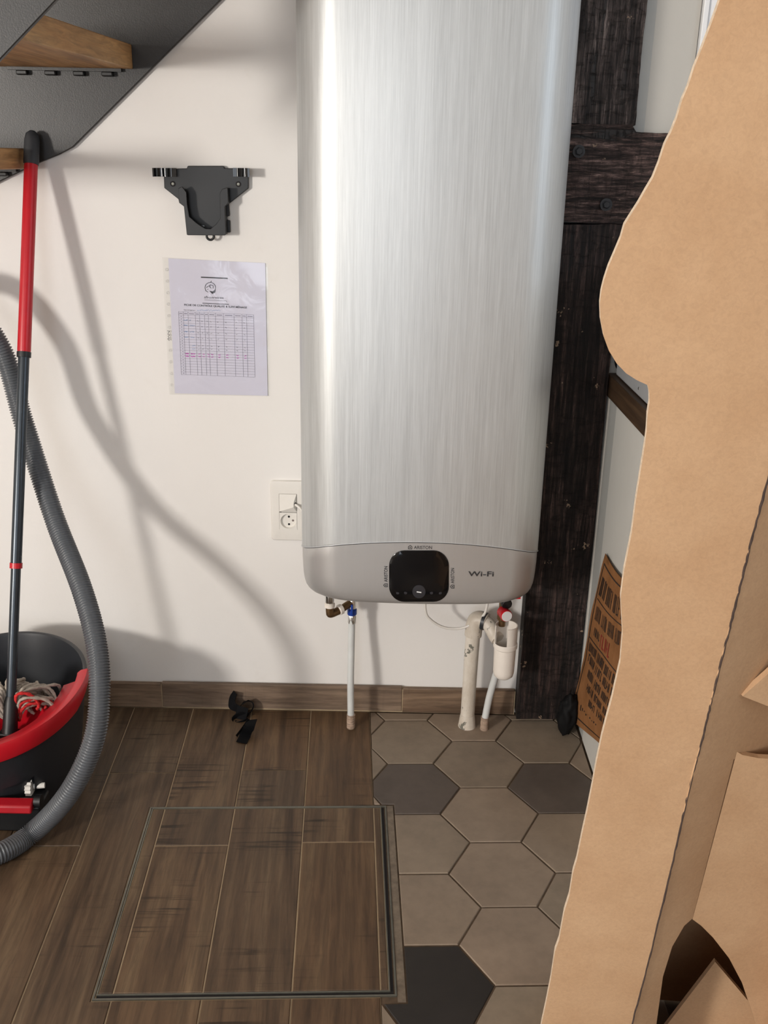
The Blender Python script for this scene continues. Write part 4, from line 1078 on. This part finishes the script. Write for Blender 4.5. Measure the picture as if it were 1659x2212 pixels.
# kraft poster on the counter's end panel
po_ = empty('kraft_poster', (.484, -.25, .01), 'brown kraft paper poster with black and red print on the counter side', 'poster')
LFT = [(0, -.181, .513), (.25, -.150, .39), (.45, -.122, .285), (.65, -.092, .19), (.82, -.070, .103), (1, -.060, .016)]
RGT = [(0, -.46, .56), (.25, -.45, .45), (.45, -.44, .35), (.65, -.43, .26), (.82, -.42, .20), (1, -.41, .155)]
def li(tab, t):
    for a, b in zip(tab, tab[1:]):
        if t <= b[0]: k = (t - a[0]) / (b[0] - a[0]); return tuple(a[i] + (b[i] - a[i]) * k for i in (1, 2))
    return tab[-1][1:]
def Q(s_, t_, lift=0):
    a, b = li(LFT, max(0, min(1, t_))), li(RGT, max(0, min(1, t_)))
    y, z = a[0] + (b[0] - a[0]) * s_, a[1] + (b[1] - a[1]) * s_
    z += -.012 * math.sin(PI * s_) * (1 - t_)
    if s_ < .01: y += .003 * math.sin(t_ * 23)
    x = .4885 - .004 - .005 * abs(math.sin(t_ * 5 + s_ * 2)) - .006 * t_ * (1 - s_)
    return Vector((x - lift, y, z))
mb = MB(); NX, NY = 12, 24
for j in range(NY + 1):
    for i in range(NX + 1): mb.v.append(Q(i / NX, j / NY))
m0 = len(mb.v); mb.v += [v + Vector((.0008, 0, 0)) for v in mb.v]
for j in range(NY):
    for i in range(NX): a = j * (NX + 1) + i; mb.f += [(a, a + 1, a + NX + 2, a + NX + 1), (m0 + a, m0 + a + NX + 1, m0 + a + NX + 2, m0 + a + 1)]
mb.build('sheet', MT['kraft'], po_, smooth=True, recalc=False)
ink = MB(); red = MB(); rb = random.Random(11)
def bar(mb, s0, s1, t0, t1, n=3):
    vs = []
    for k in range(n + 1):
        s_ = s0 + (s1 - s0) * k / n
        vs += [Q(s_, t0, .0009), Q(s_, t1, .0009)]
    mb.add(vs, [(2 * k, 2 * k + 2, 2 * k + 3, 2 * k + 1) for k in range(n)])
for k in range(24):
    bar(ink, .045, .058, .04 + .92 * k / 24, .04 + .92 * (k + 1) / 24, 1)
bar(ink, .045, .96, .04, .047, 12); bar(ink, .045, .96, .95, .957, 12); bar(ink, .09, .95, .225, .230, 12); bar(ink, .06, .95, .445, .450, 12)
def row(mb, s0, s1, t0, t1, wd, gap):
    s_ = s0; c = 0
    while s_ < s1:
        w_ = wd * rb.uniform(.55, 1.0); a0, a1 = t0 + rb.uniform(-.003, .003), t1 + rb.uniform(-.003, .003)
        bar(mb, s_, s_ + w_ * .36, a0, a1, 1)
        if rb.random() < .75: bar(mb, s_ + w_ * .7, s_ + w_, a0, a1, 1)
        if rb.random() < .7: q_ = rb.choice([a0, (a0 + a1) / 2, a1 - .009]); bar(mb, s_, s_ + w_, q_, q_ + .009, 1)
        s_ += w_ + gap * rb.uniform(.6, 1.1); c += 1
        if c % 5 == 0: s_ += gap * 2.5
row(ink, .10, .93, .10, .20, .030, .014); row(ink, .12, .9, .26, .33, .024, .014)
row(ink, .16, .32, .37, .41, .03, .02); row(red, .34, .55, .36, .43, .045, .02)
for t_, s0, s1, h in ((.47, .09, .93, .055), (.54, .12, .93, .05), (.615, .2, .9, .05), (.69, .26, .9, .045), (.76, .38, .85, .045)): row(ink, s0, s1, t_, t_ + h, .034, .014)
for k in range(9): s_ = .2 + k * .05; bar(ink, s_, s_ + .018, .87 + rb.uniform(-.02, .02), .878 + rb.uniform(-.02, .02), 1)
ink.build('black_print', MT['poster_ink'], po_, recalc=False); red.build('red_print', MT['poster_red'], po_, recalc=False)
MB().prism([Q(.12, -.0, .0012) + Vector((0, 0, .014)), Q(.19, 0, .0012) + Vector((0, 0, .014)), Q(.19, .02, .0012), Q(.12, .02, .0012)], (-.0003, 0, 0)).build('tape', MT['film'], po_)

# ------------------------------------------------------------------ tall open cardboard box, leaning towards the viewer
Ld = ray(776, 4573).normalized()                       # the box's long edge
Q0 = CAM + ray(1400, 835) * 0.74
def yawed(a): return (Vector((math.cos(a), math.sin(a), 0)))
def panel_plane(q, a):
    wv = yawed(a); n_ = Ld.cross(wv).normalized()
    return q, n_, wv
cbx = empty('cardboard_box', Vector((.5, -1.1, 0)), 'tall opened brown cardboard box in the right foreground', 'box')
TK = .006
qa, na, wa = panel_plane(Q0, math.radians(-4))
if na.y > 0: na = -na                                   # towards the viewer
left = [(1600, -110), (1578, -55), (1555, 0), (1537, 50), (1520, 95), (1500, 145), (1487, 185), (1474, 215), (1462, 255), (1450, 285), (1436, 312), (1424, 350), (1410, 385), (1394, 412), (1380, 437), (1364, 462), (1349, 486), (1341, 514), (1328, 545), (1315, 575), (1305, 605), (1299, 630), (1296, 655), (1297, 690), (1304, 727), (1315, 757), (1332, 785), (1352, 806), (1375, 821), (1399, 832),
        (1403, 850), (1403, 870), (1399, 895), (1397, 930), (1394, 955), (1386, 1005), (1374, 1080), (1365, 1150), (1355, 1200), (1348, 1235), (1341, 1290), (1345, 1370), (1340, 1430), (1331, 1470), (1322, 1510), (1311, 1550), (1300, 1592), (1289, 1645), (1279, 1700), (1268, 1755), (1258, 1800), (1246, 1858), (1238, 1885), (1230, 1935), (1219, 1970), (1208, 2030), (1199, 2055), (1190, 2115), (1178, 2175), (1170, 2212), (1159, 2270)]
crease = [(1352, 2270), (1365, 2212), (1394, 2105), (1420, 2000), (1447, 1890), (1470, 1785), (1497, 1670), (1520, 1585), (1540, 1500), (1565, 1400), (1593, 1290), (1620, 1180), (1659, 1035), (1706, 850), (1755, 650), (1800, 450), (1830, 300), (1870, -110)]
PA = [plane_pt(x, y, qa, na) for x, y in left + crease]
# carry the strip on down to the floor along the box's edge
def to_floor(p): return p + Ld * ((.004 - p.z) / Ld.z)
i0 = left.index((1159, 2270)); PA = PA[:i0] + [to_floor(PA[i0]), to_floor(PA[i0 + 1])] + PA[i0 + 2:]
fA = MB().prism(PA, -na * TK).build('front_panel', MT['cardboard'], cbx)
fA.data.materials.append(MT['cardedge'])
for pl in fA.data.polygons:
    if len(pl.vertices) == 4 and pl.area < .02: pl.material_index = 1
# torn score line
cr = [plane_pt(x, y, qa, na) for x, y in crease[1:]]
mb = MB(); rc = random.Random(2); cc = []
for a, b in zip(cr, cr[1:]):
    for k in range(10): cc.append(a.lerp(b, k / 10) + wa * rc.uniform(-.00035, .00035))
mb.tube(cc, [.0008 + .0004 * rc.random() for _ in cc], 6); mb.build('torn_score', MT['score'], fA)
# panel B beyond the score, turned to the right
qb = cr[0]; _, nb, wb_ = panel_plane(qb, math.radians(30))
if nb.y > 0: nb = -nb
outB = [plane_pt(x, y, qb, nb) for x, y in crease[1:]]
rightB = [(1900, -110), (1860, 600), (1820, 1150), (1760, 1500), (1690, 1640), (1585, 1640), (1496, 1984), (1478, 2000), (1452, 2045), (1432, 2110), (1418, 2212)]
PB = [to_floor(outB[0])] + outB + [plane_pt(x, y, qb, nb) for x, y in rightB]
PB.append(to_floor(PB[-1]))
MB().prism(PB, -nb * TK).build('side_panel', MT['cardboard'], cbx)
# flap C hinged on B, swung to the right
h0, h1 = plane_pt(1592, 1624, qb, nb), plane_pt(1496, 1986, qb, nb)
hd_ = (h1 - h0).normalized(); wc = yawed(math.radians(4)); nc = hd_.cross(wc).normalized()
if nc.y > 0: nc = -nc
outC = [(1592, 1624), (1604, 1631), (1640, 1638), (1680, 1640), (1760, 1640), (1760, 2420), (1690, 2420), (1672, 2330), (1640, 2240), (1626, 2190), (1604, 2125), (1575, 2070), (1540, 2025), (1515, 2000), (1496, 1986)]
MB().prism([plane_pt(x, y, h0, nc) for x, y in outC], -nc * TK).build('cut_flap', MT['cardboard'], cbx)
# inner back wall, inner flap and unseen sides added to darken the inside
qf = Q0 + na * -.30; PF = [plane_pt(x, y, qf, na) for x, y in ((1442, 900), (2100, 900), (2100, 900), (1442, 900))]
PF = PF[:2] + [to_floor(PF[2]), to_floor(PF[0])]
MB().prism(PF, -na * TK).build('inner_wall', MT['cardboard'], cbx)
PR = [plane_pt(2200, 900, qa, na), PF[1], to_floor(PF[1]), to_floor(plane_pt(2200, 900, qa, na))]
MB().prism(PR, (TK, 0, 0)).build('far_side_light_block', MT['cardboard'], cbx)  # out of view, added to block the right window's light
PL = [plane_pt(1442, 900, qa - na * .01, na), PF[0], to_floor(PF[0]), to_floor(plane_pt(1442, 900, qa - na * .01, na))]
MB().prism(PL, (TK, 0, 0)).build('near_side_light_block', MT['cardboard'], cbx)  # hidden behind the front panel, added to stop light from the left
qd = Q0 + na * -.11
PD = [plane_pt(x, y, qd, na) for x, y in ((1545, 2078), (1640, 2190), (1640, 2280), (1340, 2280))]
PD = PD[:2] + [to_floor(PD[2]), to_floor(PD[3])]
MB().prism(PD, -na * TK).build('inner_flap', MT['cardboard'], cbx)
# small triangular flap at the right edge
qe = plane_pt(1605, 1505, qb, nb) + nb * .004; ne = (nb + wb_ * -.35).normalized()
MB().prism([plane_pt(x, y, qe, ne) for x, y in ((1604, 1504), (1660, 1455), (1720, 1400), (1720, 1545), (1660, 1526))], -ne * TK).build('torn_flap', MT['cardboard'], cbx)
